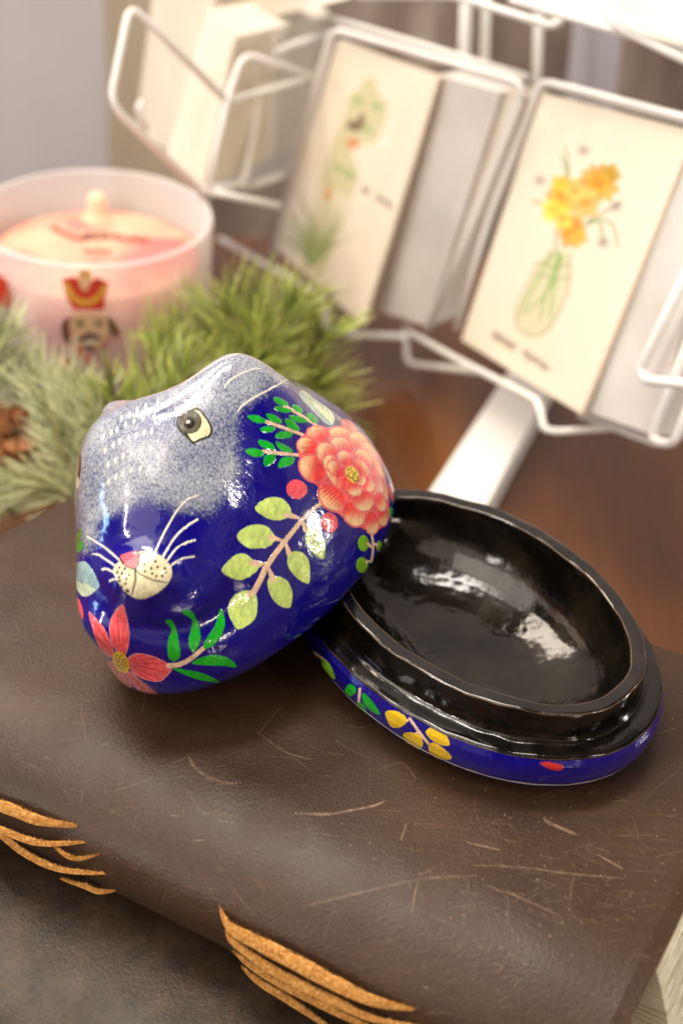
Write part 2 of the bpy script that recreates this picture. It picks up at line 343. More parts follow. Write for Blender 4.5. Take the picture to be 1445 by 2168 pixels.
BLUE = (.005, .0025, .20); CREAM = (.78, .72, .48); PINK = (.90, .10, .13); GREEN = (.006, .42, .022); LGREEN = (.60, .78, .22); STEM = (.84, .58, .40)
SHELL = (.52, .68, .66); YEL = (.84, .55, .02); LIME = (.22, .50, .02)
def paint_lid(p):
    z1 = lambda q: Z(3.6125, 140, 720, q); z2 = lambda q: Z(3.6125, 480, 780, q); z3 = lambda q: Z(3.6125, 140, 1100, q); z4 = lambda q: Z(3.6125, 440, 1040, q)
    # long leaf spray
    p.stroke(z4([(905, 70), (800, 140), (720, 220), (640, 320), (560, 420), (460, 560), (400, 680), (335, 800)]), 8, 13, STEM)
    for a, b in (((640, 190), (695, 203)), ((490, 355), (560, 375)), ((345, 548), (440, 558)), ((750, 300), (722, 235)), ((622, 480), (592, 390)), ((505, 680), (465, 590))):
        p.stroke(z4([a, b]), 11, 6, STEM, smooth=False)
    for q in ([(360, 130), (420, 70), (500, 45), (580, 65), (625, 120), (635, 180), (560, 220), (480, 215), (410, 180)],
              [(222, 350), (280, 280), (370, 255), (450, 270), (505, 330), (515, 370), (470, 420), (380, 437), (300, 430)],
              [(105, 605), (150, 540), (220, 485), (290, 483), (345, 530), (390, 580), (340, 640), (250, 680), (160, 655)],
              [(155, 920), (170, 840), (230, 775), (310, 760), (370, 800), (378, 900), (350, 990), (240, 1057), (190, 1010)],
              [(455, 700), (480, 660), (550, 655), (610, 690), (645, 770), (640, 860), (620, 895), (540, 870), (480, 800)],
              [(610, 500), (650, 462), (720, 470), (770, 530), (780, 620), (770, 705), (700, 680), (640, 620), (610, 560)],
              [(745, 380), (750, 320), (780, 280), (830, 300), (890, 370), (898, 450), (880, 520), (810, 480), (760, 420)]):
        i = p.poly(z4(q), LGREEN)
    p.stroke(z4([(325, 820), (270, 890), (250, 945)]), 1.6, 1.2, (.33, .45, .10)); p.stroke(z4([(205, 890), (255, 892)]), 1.5, 1.2, (.33, .45, .10))
    for a, b, w in (((600, 185), (650, 192), 10), ((480, 352), (520, 365), 11), ((340, 545), (400, 560), 13), ((320, 790), (345, 770), 13), ((745, 300), (735, 260), 8), ((620, 465), (602, 430), 9), ((495, 680), (480, 630), 12)):
        p.stroke(z4([a, b]), w, w*.8, STEM, smooth=False)
    # right small spray
    p.stroke(z4([(1253, 330), (1262, 430), (1250, 540)]), 5, 5, STEM)
    for cx, cy, rx, ry in ((1188, 398, 42, 62), (1308, 420, 22, 40), (1178, 565, 46, 60)): p.ell(*Z(3.6125, 440, 1040, [(cx, cy)])[0], rx/3.61, ry/3.61, 0, LIME)
    for a, b in (((1222, 400), (1250, 430)), ((1290, 410), (1262, 400)), ((1212, 540), (1250, 535))): p.stroke(z4([a, b]), 7, 4, STEM, smooth=False)
    p.ell(*Z(3.6125, 480, 780, [(1250, 1105)])[0], 5, 11, 10, GREEN)
    # dots
    for cx, cy, rx, ry, r in ((535, 925, 82, 72, 20), (785, 1180, 64, 78, -15), (935, 445, 75, 38, 42), (1150, 680, 76, 26, 60), (1256, 950, 62, 18, 78)):
        p.ell(*Z(3.6125, 480, 780, [(cx, cy)])[0], rx/3.61, ry/3.61, r, PINK)
    # sprigs
    for q in ([(585, 668), (420, 650), (280, 635)], [(605, 518), (450, 460), (295, 405)], [(690, 440), (570, 360), (440, 285)]): p.stroke(z2(q), 6, 7, STEM)
    for q in ([(140, 630), (200, 612), (280, 635), (265, 670), (200, 675)], [(240, 550), (300, 555), (350, 580), (370, 620), (300, 615), (255, 590)],
              [(375, 560), (450, 590), (495, 620), (500, 640), (430, 635), (390, 600)], [(285, 740), (285, 680), (310, 660), (370, 660), (365, 710), (320, 745)],
              [(390, 755), (410, 700), (440, 680), (515, 680), (500, 730), (450, 750)], [(160, 362), (230, 360), (295, 395), (290, 415), (230, 415), (180, 390)],
              [(305, 348), (360, 355), (410, 390), (418, 420), (350, 410), (315, 380)], [(445, 385), (500, 400), (545, 445), (555, 478), (490, 465), (455, 430)],
              [(255, 470), (290, 445), (370, 450), (350, 480), (290, 490)], [(370, 520), (410, 485), (500, 490), (480, 530), (400, 535)],
              [(358, 222), (400, 225), (460, 260), (465, 285), (400, 280), (365, 250)], [(500, 280), (550, 285), (580, 325), (570, 345), (520, 320)],
              [(605, 350), (640, 340), (690, 380), (690, 420), (640, 400)], [(360, 300), (400, 290), (480, 310), (495, 330), (440, 340), (385, 320)],
              [(475, 365), (520, 360), (590, 380), (620, 410), (550, 415), (500, 395)]): p.poly(z2(q), GREEN)
    # shell leaves
    def shell(c0, c1, side):
        def f(x, y):
            d = np.array(c1)-np.array(c0); L_ = np.hypot(*d); t = ((x-c0[0])*d[0]+(y-c0[1])*d[1])/L_; s = ((x-c0[0])*d[1]-(y-c0[1])*d[0])/L_*side
            st = (np.sin((t*1.0+s*.55)*1.75) > .25) & (s > 0)
            c = np.tile(np.array(SHELL), (len(x), 1)); c[s < 0] = (.62, .74, .55); c[st] = (.08, .30, .42); c[np.abs(s) < .6] = (.06, .28, .42); return c
        return f
    p.poly(z2([(555, 180), (590, 170), (680, 240), (780, 310), (820, 370), (815, 420), (790, 437), (720, 390), (620, 290), (560, 220)]), shell(z2([(560, 180)])[0], z2([(800, 430)])[0], -1))
    p.poly(z3([(75, 350), (90, 330), (150, 325), (210, 400), (255, 500), (240, 530), (170, 585), (110, 575), (75, 500)]), shell(z3([(75, 460)])[0], z3([(240, 530)])[0], 1))
    # peony
    C = np.array(z2([(960, 812)])[0])
    pets = [(880, 515, 110, 62, 20), (700, 500, 92, 62, 10), (1010, 560, 95, 60, 40), (1090, 650, 105, 55, 55), (1150, 780, 110, 42, 68), (1185, 930, 110, 42, 78), (1205, 1080, 95, 36, 80), (1190, 1130, 80, 42, 85),
            (620, 595, 88, 72, 20), (655, 765, 118, 92, 48), (805, 985, 125, 92, 48), (975, 1110, 108, 86, 60), (1107, 1180, 92, 54, 85),
            (880, 590, 98, 62, 25), (1040, 690, 90, 58, 48), (765, 650, 95, 78, 50), (850, 830, 130, 66, 48), (1040, 1010, 92, 78, 60), (1140, 900, 100, 50, 70), (1175, 1020, 80, 40, 75), (800, 730, 80, 60, 45),
            (905, 690, 74, 50, 45), (1030, 760, 88, 42, 50), (835, 770, 84, 50, 42), (975, 915, 68, 56, 60), (1082, 885, 64, 46, 62), (1020, 850, 50, 40, 60)]
    base = [(640, 470), (820, 455), (1010, 510), (1120, 640), (1190, 780), (1225, 930), (1240, 1080), (1200, 1200), (1110, 1250), (1000, 1205), (900, 1150), (800, 1060), (690, 900), (590, 810), (560, 700), (545, 580)]
    p.poly(z2(base), (.86, .10, .12))
    for cx, cy, rx, ry, r in pets:
        (X, Y), = Z(3.6125, 480, 780, [(cx, cy)]); out = np.array([X, Y])-C; out = out/(np.hypot(*out)+1e-6); a = math.radians(r)
        rx2, ry2 = rx/3.61, ry/3.61
        p.ell(X, Y, rx2*1.04, ry2*1.08, r, (.92, .20, .22))
        p.ell(X, Y, rx2*.97, ry2*.98, r, (.66, .045, .05))
        def g(x, y, X=X, Y=Y, out=out, rx2=rx2, ry2=ry2, a=a, cx=cx):
            u = ((x-X)*math.cos(a)+(y-Y)*math.sin(a))/rx2; v = (-(x-X)*math.sin(a)+(y-Y)*math.cos(a))/ry2
            lr = u*u+v*v; ax = ((x-X)*out[0]+(y-Y)*out[1])/max(rx2, ry2)
            tt = ((x-X)*-out[1]+(y-Y)*out[0]); stk = .22*np.sin(tt*2.6+cx)+.13*np.sin(tt*5.1+2*cx)
            k = np.clip((ax+.12+stk)*1.6, 0, 1)*np.clip((1-lr)*5, 0, 1); k = k[:, None]
            rim = np.clip((lr-.72)*4, 0, 1)[:, None]
            c = np.array([.88, .055, .06])*(1-k)+np.array([.98, .66, .36])*k
            return c*(1-rim)+np.array([.95, .20, .22])*rim
        p.ell(X, Y, rx2*.93, ry2*.93, r, g)
    X, Y = C; p.ell(X, Y, 19.5, 13, 60, (.85, .42, .01)); p.ell(X, Y, 17.5, 11.5, 60, (.86, .60, .05))
    for dx, dy in ((-9, -10), (-4, -12), (-7, -3), (-1, -6), (2, 1), (5, -3), (-10, 2)): p.ell(X+dx, Y+dy, 1.6, 2.2, 20, (.03, .02, .002))
    p.stroke([(X-10, Y+1), (X-4, Y+7), (X+3, Y+5)], 2.6, 2.2, (.03, .02, .002)); p.stroke([(X-1, Y+7), (X+6, Y+14), (X+12, Y+12), (X+11, Y+4)], 2.6, 2.2, (.03, .02, .002))
    # daisy
    D0 = np.array(z3([(420, 1092)])[0])
    def dz(x, y):
        dx, dy = x-D0[0], y-D0[1]; a = np.arctan2(dy, dx); r = np.hypot(dx, dy)
        k = np.clip(.35+.5*np.sin(a*37)+.3*np.sin(a*61+1)-.35*np.abs(r-48)/30, 0, 1)[:, None]
        return np.array([.92, .13, .15])*(1-k)+np.array([.72, .035, .05])*k
    dz2 = lambda x, y: dz(x, y)*np.array([.72, 1.4, 1.35])
    for q, c in (([(320, 1095), (380, 1100), (440, 1170), (480, 1230), (495, 1280), (430, 1250), (360, 1180)], dz2), ([(465, 1180), (500, 1170), (560, 1220), (650, 1290), (720, 1356), (650, 1350), (560, 1310), (500, 1250)], dz2),
                 ([(178, 720), (230, 760), (300, 850), (345, 950), (360, 1000), (345, 1045), (310, 1040), (260, 980), (215, 870)], dz), ([(430, 660), (455, 720), (480, 850), (475, 960), (445, 1040), (410, 1020), (360, 960), (335, 860), (345, 770), (385, 700)], dz),
                 ([(475, 1075), (520, 1035), (580, 1030), (680, 1055), (760, 1095), (802, 1140), (770, 1190), (710, 1235), (620, 1225), (540, 1190), (495, 1140)], dz)):
        P = np.array(z3(q)); p.poly(P.mean(0)+(P-P.mean(0))*1.05, (.90, .33, .36)); p.poly(P, c)
    p.ell(*D0, 25.5, 16, 62, (.86, .40, .01)); p.ell(*D0, 23, 14, 62, (.88, .60, .02))
    for k in range(22):
        a = k*2.4; r = math.sqrt((k+.5)/22)*.84; u, v = r*math.cos(a)*22, r*math.sin(a)*13; c_, s_ = math.cos(1.08), math.sin(1.08)
        p.ell(D0[0]+u*c_-v*s_, D0[1]+u*s_+v*c_, 1.1, 2.4, 10, (.04, .03, .002))
    p.stroke(z3([(785, 1118), (870, 1108), (960, 1060), (1062, 975)]), 10.5, 9, STEM)
    for q in ([(760, 780), (800, 768), (840, 830), (870, 980), (870, 1050), (820, 1085), (780, 1040), (780, 920), (805, 840)],
              [(885, 712), (930, 688), (980, 730), (1020, 830), (1025, 930), (990, 1000), (965, 1015), (935, 950), (952, 850), (962, 765)],
              [(1180, 680), (1215, 780), (1190, 880), (1130, 960), (1070, 990), (1050, 970), (1080, 900), (1140, 810)],
              [(960, 1100), (1040, 1055), (1140, 1035), (1240, 1060), (1306, 1127), (1200, 1120), (1080, 1115)],
              [(815, 1140), (920, 1150), (1040, 1175), (1130, 1215), (1168, 1246), (1060, 1235), (950, 1205)]): p.poly(z3(q), GREEN)
    # left edge bits
    p.poly(z3([(80, 610), (105, 620), (130, 700), (128, 765), (100, 720)]), PINK)
    p.poly(z3([(80, 250), (90, 200), (125, 160), (130, 210), (110, 240)]), GREEN); p.poly(z3([(60, 330), (60, 180), (110, 60), (118, 120), (95, 200)]), (.10, .30, .03))
    # ear lines, scales
    WH = (.92, .88, .76)
    p.stroke(z1([(1210, 370), (1240, 320), (1320, 265), (1440, 220), (1500, 222)]), 3.4, 2.6, WH, taper=True)
    p.stroke(z1([(1310, 548), (1350, 500), (1445, 435), (1560, 375), (1710, 290)]), 4.4, 3.4, WH, taper=True)
    p.stroke(z1([(880, 345), (1000, 262), (1150, 165), (1300, 105), (1390, 105)]), 3.2, 2.6, (.80, .66, .60), taper=True)
    for row in ([(425, 600), (485, 570), (545, 535), (610, 505), (700, 480)], [(285, 740), (345, 710), (390, 690), (455, 650), (520, 620), (588, 595), (673, 585)],
                [(300, 845), (362, 800), (412, 775), (480, 750), (537, 727), (597, 710), (655, 700)], [(320, 955), (380, 920), (435, 890), (500, 860), (575, 840), (642, 835)],
                [(325, 1085), (378, 1050), (432, 1025), (497, 1000), (568, 985), (635, 978)]):
        for x, y in row: (X, Y), = z1([(x, y)]); p.poly([(X-.6, Y+7), (X-3.4, Y+1), (X-1, Y-5), (X+1.8, Y-7.5), (X+3, Y-1), (X+1.6, Y+4)], WH)
    # eyes
    def eye(tf):
        p.poly(tf([(1005, 512), (1060, 570), (1108, 640), (1120, 705), (1085, 750), (1020, 775), (975, 800), (925, 750), (865, 695), (842, 620), (875, 562), (940, 532)]), (.035, .03, .022), 1)
        p.poly(tf([(1000, 538), (1050, 580), (1092, 645), (1102, 700), (1075, 732), (1015, 755), (972, 772), (930, 720), (900, 650), (930, 560)]), CREAM, 1)
        (X, Y), = tf([(943, 625)]); (X2, _), = tf([(1033, 625)]); r = abs(X2-X)
        p.ell(X, Y, r*1.04, 25.5, 0, (.02, .018, .014), 1)
        p.ell(X, Y, r*.96, 23.5, 0, lambda x, y: np.outer(1+.5*(np.hypot(x-X, y-Y) > 14), np.array([.075, .068, .050])), 1)
        p.ell(X, Y+2, r*.45, 12, 0, (.008, .007, .006), 1); p.ell(X-3, Y, 4, 3.6, 0, (.75, .7, .6), 1)
    eye(z1)
    p.ell(165, 990, 7, 36, 4, (.03, .03, .02), 1); p.ell(164, 1022, 4, 14, 0, CREAM, 1); p.ell(164, 985, 4.2, 24, 3, (.30, .27, .18), 1)
    # whiskers
    for q in ([(680, 250), (740, 120), (790, 30), (850, -70), (925, -150), (1010, -185)], [(740, 285), (830, 140), (910, 60), (1005, 0)], [(775, 310), (850, 215), (925, 175), (985, 158)], [(795, 360), (860, 310), (920, 292), (980, 285)],
              [(160, 130), (235, 175), (310, 225), (405, 308)], [(205, 265), (250, 270), (310, 310), (375, 352)], [(275, 380), (310, 378), (368, 405)], [(335, 472), (350, 460), (380, 460)]):
        p.stroke(z3(q), 4.0, 3.4, WH)
    # muzzle
    MZ = [(555, 248), (640, 243), (740, 288), (800, 360), (807, 430), (770, 500), (680, 575), (580, 608), (510, 592), (430, 530), (372, 430), (362, 380), (400, 325), (470, 295)]
    p.poly(z3(MZ), CREAM, 2)
    p.poly(z3([(418, 282), (440, 262), (500, 248), (547, 252), (553, 310), (535, 375), (510, 377), (450, 340)]), (.90, .12, .17), 3)
    BK = (.02, .018, .014)
    p.stroke(z3([(560, 262), (552, 340), (530, 385), (532, 460), (505, 572)]), 4.2, 3.0, BK, 2); p.stroke(z3([(415, 300), (450, 350), (520, 378), (570, 420), (660, 460), (772, 482)]), 4.0, 2.6, BK, 2)
    for x, y in ((605, 295), (645, 285), (683, 320), (600, 343), (652, 373), (700, 365), (603, 397), (658, 412), (692, 433), (737, 432), (757, 372), (760, 405), (408, 368), (450, 375), (392, 405), (428, 410), (480, 425), (405, 440), (460, 452), (408, 468), (455, 490), (425, 515), (465, 540), (475, 548)):
        p.ell(*Z(3.6125, 140, 1100, [(x, y)])[0], 2.7, 3.3, 15, BK, 2)
FUR_POLY = Z(3.6125, 140, 720, [(60, 1000), (90, 1430), (150, 1600), (205, 1500), (200, 1420), (260, 1335), (400, 1290), (500, 1245), (620, 1225), (700, 1250), (850, 1280), (1000, 1300), (1120, 1330), (1180, 1240), (1250, 1100), (1300, 980), (1285, 850), (1310, 650), (1312, 552), (1350, 500), (1445, 430), (1560, 372), (1720, 285), (1800, 200), (1700, -100), (900, -200), (200, 200), (40, 600)])
def fur_value(x, y):
    P = np.array(FUR_POLY); best = np.full(len(x), 1e9); ins = np.zeros(len(x), bool)
    for a, b in zip(P, np.roll(P, -1, 0)):
        d = b-a; t = np.clip(((x-a[0])*d[0]+(y-a[1])*d[1])/(d@d), 0, 1); best = np.minimum(best, np.hypot(x-a[0]-t*d[0], y-a[1]-t*d[1]))
        if a[1] != b[1]: ins ^= ((a[1] > y) != (b[1] > y)) & (x < d[0]*(y-a[1])/d[1]+a[0])
    return np.where(ins, best, -best)

# ------------------------------------------------------------------ setting: table and wall
TZ = -7.8
def slab(name, x0, x1, y0, y1, z0, z1, m, **k):
    V, F = hexa([(x0, y0, z1), (x1, y0, z1), (x1, y0, z0), (x0, y0, z0), (x0, y1, z1), (x1, y1, z1), (x1, y1, z0), (x0, y1, z0)]); return mk(name, V, F, m, smooth=False, **k)
tag(slab('table', -70, 70, -60, 37, TZ-3, TZ, M_WOOD), kind='structure')
tag(slab('wall', -160, 160, 75, 80, -60, 120, M_WALL), kind='structure')

# ------------------------------------------------------------------ journals
hd = lambda a: a/np.linalg.norm(a)
TF = at_z(283, 978, 0.); tdir = hd(at_z(0, 1121, 0.)-at_z(150, 1040, 0.)); fdir = hd(at_z(1445, 1285, 0.)-at_z(1280, 1229, 0.))
hA, hB = at_z(1333, 2168, 0.), at_z(1445, 1929, 0.); hdir = hd(hA-hB)
c1, c2 = at_z(95, 1841, -3.6), at_z(440, 2018, -3.6); sdir = hd(c2-c1); sout = np.array([sdir[1], -sdir[0], 0.])
def meet(p, d, q, e_):
    A = np.array([[d[0], -e_[0]], [d[1], -e_[1]]]); t = np.linalg.solve(A, (q-p)[:2]); return p+t[0]*d
SP = c1*[1, 1, 0]+sout*.45                          # outermost line of the spine
HF = meet(TF, fdir, hA, hdir); TS = meet(TF, tdir, SP, sdir); HS = meet(hA, hdir, SP, sdir)
TH_ = 3.8
def journal(name, label, m_cover, dx, dz, rot=0., detail=1, notch=True):
    lo = (TS+HS)/2*[1, 1, 0]+np.array([dx[0], dx[1], dz-TH_])
    root = thing(name, lo, label, 'journal')
    ca, sa = math.cos(rot), math.sin(rot); piv = (TS+HS)/2
    def W(P):
        q = P-piv*[1, 1, 0]; return np.stack([q[..., 0]*ca-q[..., 1]*sa, q[..., 0]*sa+q[..., 1]*ca, q[..., 2]], -1)+piv*[1, 1, 0]+[dx[0], dx[1], dz]
    # profile across: distance from the spine's outer line (cm, inwards), height
    fl = np.linspace(1, 0, int(560*detail)); ang = np.radians(np.linspace(90, -78, int(190*detail)))
    rx, rz = 3.3, 1.9
    prof = [(('f', f), 0.0) for f in fl[:-1]]+[(('d', rx-rx*math.cos(a)), -rz+rz*math.sin(a)) for a in ang]
    prof += [(('d', rx*.82+.12*k), -TH_) for k in range(3)]+[(('f', .99), -TH_)]
    nu = int(1150*detail); U = np.linspace(0, 1, nu)
    A = TF+(HF-TF)*U[:, None]; B = TS+(HS-TS)*U[:, None]; Ln = np.linalg.norm(B-A, axis=1)
    rows = []
    for (k, s_), z in prof:
        d = s_ if k == 'd' else rx+s_*1.0
        if k == 'd': P = B+(A-B)/Ln[:, None]*s_
        else: P = (B+(A-B)/Ln[:, None]*rx)*(1-s_)+A*s_
        P = P.copy(); P[:, 2] = z; rows.append(P)
    G = np.array(rows); nr = len(rows)
    # gentle waviness of the leather
    wav = .035*vnoise(G, .35, 3)+.012*vnoise(G, 1.1, 4); G = G+0; G[..., 2] += wav*np.clip(1-np.abs(G[..., 2]+0)/TH_, 0, 1)
    edge = np.clip(1-np.minimum(U, 1-U)*60, 0, 1); G[..., 2] -= .05*edge[None]
    G = W(G)
    th = .17; Nn = np.cross(np.gradient(G, axis=1), np.gradient(G, axis=0)); Nn /= np.linalg.norm(Nn, axis=-1, keepdims=True)+1e-9
    if Nn[5, 5, 2] < 0: Nn = -Nn
    step = 6
    Gi = (G-Nn*th)[::1]
    idx = np.arange(nr*nu).reshape(nr, nu)
    q = np.stack([idx[:-1, :-1], idx[1:, :-1], idx[1:, 1:], idx[:-1, 1:]], -1).reshape(-1, 4)
    V = np.concatenate([G.reshape(-1, 3), Gi.reshape(-1, 3)]); o = nr*nu
    qi = q[:, ::-1]+o
    def strip(e): return np.stack([e[:-1], e[1:], e[1:]+o, e[:-1]+o], -1)
    ed = np.concatenate([strip(idx[:, 0]), strip(idx[::-1, -1]), strip(idx[0, ::-1]), strip(idx[-1])])
    F = np.concatenate([q, qi, ed]); mi = np.concatenate([np.zeros(len(q)), np.ones(len(qi)+len(ed))])
    scr = np.zeros(len(V))
    if notch:
        x, y = proj(G.reshape(-1, 3)); vis = G.reshape(-1, 3)[:, 2] > -3
        pp = Paint(x, y, (0, 0, 0), vis); r = random.Random(5)
        def sc(pts, wd, a):
            P = cr_spline(pts, False, 6); wd = max(wd, 1.3); i = pp.idx(P[:, 0].min()-6, P[:, 0].max()+6, P[:, 1].min()-6, P[:, 1].max()+6); cv = np.zeros(len(i)); n = len(P)-1
            for k in range(n):
                q0, q1 = P[k], P[k+1]; d = q1-q0; t = np.clip(((pp.x[i]-q0[0])*d[0]+(pp.y[i]-q0[1])*d[1])/(d@d+1e-9), 0, 1)
                dd = np.hypot(pp.x[i]-q0[0]-t*d[0], pp.y[i]-q0[1]-t*d[1]); f = (k+t)/n; ww = wd/2*np.sqrt(np.clip(np.minimum(f, 1-f)*5, .1, 1)); cv = np.maximum(cv, np.clip((ww-dd)/1.8+.45, 0, 1))
            scr[i] = np.maximum(scr[i], cv*a*(.5+.5*np.clip(vnoise(V[i], 7, 8)*1.5+.5, 0, 1)))
        sc([(398, 1596), (412, 1625), (440, 1645), (478, 1657), (510, 1658)], 3.2, .75); sc([(396, 1670), (420, 1710), (455, 1735), (500, 1742)], 2.4, .35)
        sc([(622, 1721), (690, 1724), (740, 1716), (790, 1706), (818, 1694)], 4.2, .85); sc([(540, 1545), (600, 1590), (660, 1608)], 2.4, .4)
        sc([(800, 1630), (850, 1615), (880, 1650)], 2.2, .4); sc([(1150, 1735), (1180, 1750), (1222, 1768)], 6.5, .7); sc([(1150, 1730), (1165, 1748)], 6, .5)
        sc([(1000, 1832), (1100, 1836), (1210, 1850), (1320, 1860)], 2.6, .55); sc([(640, 1920), (760, 1890), (900, 1860), (1010, 1855)], 3, .5); sc([(870, 1935), (878, 1890), (885, 1866)], 3, .6)
        sc([(985, 1783), (1060, 1800)], 4, .55); sc([(1015, 1870), (1100, 1900), (1180, 1935)], 3.4, .55); sc([(1262, 1808), (1318, 1840)], 3.4, .6); sc([(848, 1780), (860, 1742)], 3, .6)
        for k in range(420):
            cx, cy = r.uniform(0, 1445), r.uniform(1480, 2168)
            if r.random() < .5: cx, cy = r.gauss(1180, 130), r.gauss(1850, 110)
            ln = r.choice((6, 10, 16, 26, 40, 85)); a = r.choice((r.gauss(.35, .25), r.gauss(-.25, .2), r.uniform(-1.6, 1.6)))
            sc([(cx, cy), (cx+ln*.5*math.cos(a)+r.uniform(-2, 2), cy+ln*.5*math.sin(a)+r.uniform(-2, 2)), (cx+ln*math.cos(a), cy+ln*math.sin(a))], r.uniform(1.3, 2.2), r.uniform(.08, .38))
        for k in range(140):
            sc([(0, 0), (1, 1)], 1, 0) if False else None
            cx, cy = r.gauss(1150, 180), r.gauss(1870, 150); i = pp.ell(cx, cy, r.uniform(1.2, 3), r.uniform(1, 2), r.uniform(0, 90), (1, 1, 1)); scr[i] = np.maximum(scr[i], r.uniform(.15, .6))
    cover = mk('leather_cover', V, F, [m_cover, M_SUEDE], root, matidx=mi, attrs={'scratch': scr})
    # page block between the covers
    k = .16; ins = lambda P, a, b: P
    cen = (TF+HF+TS+HS)/4
    hdn = -hd(HF-TF)
    def page(P, along, inward): return P+along*hd(HS-TS)+inward*hd(TS-TF)
    p0, p1, p2, p3 = TF+.35*hd(HF-TF)+.4*hd(TS-TF), HF-.05*hd(HF-TF)+.4*hd(HS-HF), HS-.05*hd(HS-TS)-3.1*hd(HS-HF), TS+.35*hd(HS-TS)-3.1*hd(TS-TF)
    Vp, Fp = [], []; nl = 44; quad = np.array([p0, p1, p2, p3]); parts = []
    rr = random.Random(3)
    for i in range(nl):
        z1 = -.19-(TH_-.40)*i/nl; z0 = -.19-(TH_-.40)*(i+1)/nl+.001
        jit = [rr.uniform(-.008, .008)+.08+1.25*(i/nl)**.9 for _ in range(3)]
        # each signature: an outline with a slightly torn edge
        n = 60; e1 = p1+(p2-p1)*np.linspace(0, 1, n)[:, None]+np.array([rr.uniform(-.004, .004)+jit[0] for _ in range(n)])[:, None]*hd(HS-TS)
        ring = np.concatenate([[p0], e1, [p3]]); nn = len(ring)
        T = ring.copy(); T[:, 2] = z1; Bm = ring.copy(); Bm[:, 2] = z0
        f = [tuple(range(nn))[::-1], tuple(range(nn, 2*nn))]+[(j, (j+1) % nn, (j+1) % nn+nn, j+nn) for j in range(nn)]
        parts.append((W(np.concatenate([T, Bm])), f))
    Vp, Fp = join(parts); mk('page_block', Vp, Fp, M_PAGE, root, smooth=False)
    return root, G
J1, JG = journal('leather_journal', 'smooth dark brown leather journal with orange thongs, directly under the painted cat lid', M_LEATHER, (0, 0), 0)
J2, _ = journal('leather_journal', 'mottled worn leather journal lying beneath the smooth brown one', M_NUBUCK, sout[:2]*4.6+sdir[:2]*3.5, -TH_-.03, .02, .35, False)
# thongs sewn through the spine: 3-D points found on the rounded spine itself
gi = JG[::9, ::7]; nr_, nu_ = gi.shape[:2]; ii = np.arange(nr_*nu_).reshape(nr_, nu_)
bvh = BVHTree.FromPolygons([Vector(v) for v in gi.reshape(-1, 3)], [tuple(int(k) for k in q) for q in np.stack([ii[:-1, :-1], ii[1:, :-1], ii[1:, 1:], ii[:-1, 1:]], -1).reshape(-1, 4)])
def on_spine(x, y, lift):
    d = ray(x, y); h = bvh.ray_cast(Vector(cC), Vector(d/np.linalg.norm(d)))
    vp = at_plane(x, y, SP+sout*lift*.6, sout)
    if h[0] is None: return vp
    n = np.array(h[1]); n = n if n@d < 0 else -n
    return np.array(h[0])+n*lift
def thong(pts, wmax, lift=.28, fuzz=True, tipr=.12):
    P = np.array([on_spine(x, y, lift*(1 if 0 < k < len(pts)-1 else .05)) for k, (x, y) in enumerate(pts)])
    P = cr_spline(P, False, 22); n = len(P); t = np.linspace(0, 1, n)
    w = np.clip(np.sin(np.pi*np.clip(t, .02, .98))**.55, .1, 1)*wmax*(.76 if wmax > .3 else .66)
    T = np.gradient(P, axis=0); T /= np.linalg.norm(T, axis=1, keepdims=True)
    view = cC-P; view /= np.linalg.norm(view, axis=1, keepdims=True)
    dn = np.cross(T, sout); dn /= np.linalg.norm(dn, axis=1, keepdims=True)
    dn[dn[:, 2] < 0] *= -1
    # strip cross-section: a flat leather lace seen on its fuzzy upper side, rounded lower lip
    sec = [(-.5, 1.15), (-.1, .95), (.35, .45), (.78, -.25), (.80, -.42), (.62, -.55), (.1, -.25), (-.6, .6)]
    sec = np.array(sec)*[.55, .62]; rings = []
    for i in range(n):
        jit = 1+rng.normal(0, .05)+.12*math.sin(i*.31+wmax*40)
        rings.append([P[i]+w[i]*(a*sout+b*jit*dn[i]) for a, b in sec])
    V = np.array(rings).reshape(-1, 3); s_ = len(sec)
    F = [(i*s_+k, i*s_+(k+1) % s_, (i+1)*s_+(k+1) % s_, (i+1)*s_+k) for i in range(n-1) for k in range(s_)]+[tuple(range(s_)), tuple(range((n-1)*s_, n*s_))[::-1]]
    parts = [(V, F)]
    if fuzz:
        for _ in range(int(n*9)):
            i = rng.integers(2, n-2); a, b = sec[rng.integers(0, 3)]; p = P[i]+w[i]*(a*sout+b*dn[i])+T[i]*rng.uniform(-.1, .1)
            dr = dn[i]*rng.uniform(.3, 1)+sout*rng.uniform(-.3, .8)+T[i]*rng.uniform(-1, 1); dr /= np.linalg.norm(dr); ln = rng.uniform(.03, .10); s2 = np.cross(dr, view[i])*.008
            parts.append((np.array([p-s2, p+s2, p+dr*ln]), [(0, 1, 2)]))
    V, F = join(parts); return mk('stitching_thong', V, F, M_SUEDE, J1)
for pts, wd in (([(466, 1926), (500, 1955), (560, 1988), (640, 2030), (720, 2072), (800, 2108), (874, 2138)], .42), ([(478, 1955), (500, 1978), (560, 2020), (640, 2066), (720, 2104), (800, 2140), (900, 2176)], .30),
                ([(497, 2018), (530, 2045), (590, 2082), (660, 2118), (740, 2158), (820, 2190)], .26), ([(514, 2050), (545, 2078), (600, 2112), (650, 2145), (730, 2200)], .24),
                ([(-80, 1650), (-20, 1688), (40, 1712), (100, 1735), (164, 1750)], .34), ([(-80, 1690), (-20, 1724), (50, 1758), (110, 1778), (181, 1784)], .24), ([(110, 1785), (150, 1800), (180, 1810), (208, 1811)], .15),
                ([(-60, 1725), (0, 1768), (60, 1812), (130, 1842), (224, 1850)], .24), ([(130, 1862), (180, 1878), (210, 1889), (240, 1888)], .17)):
    thong(pts, wd)

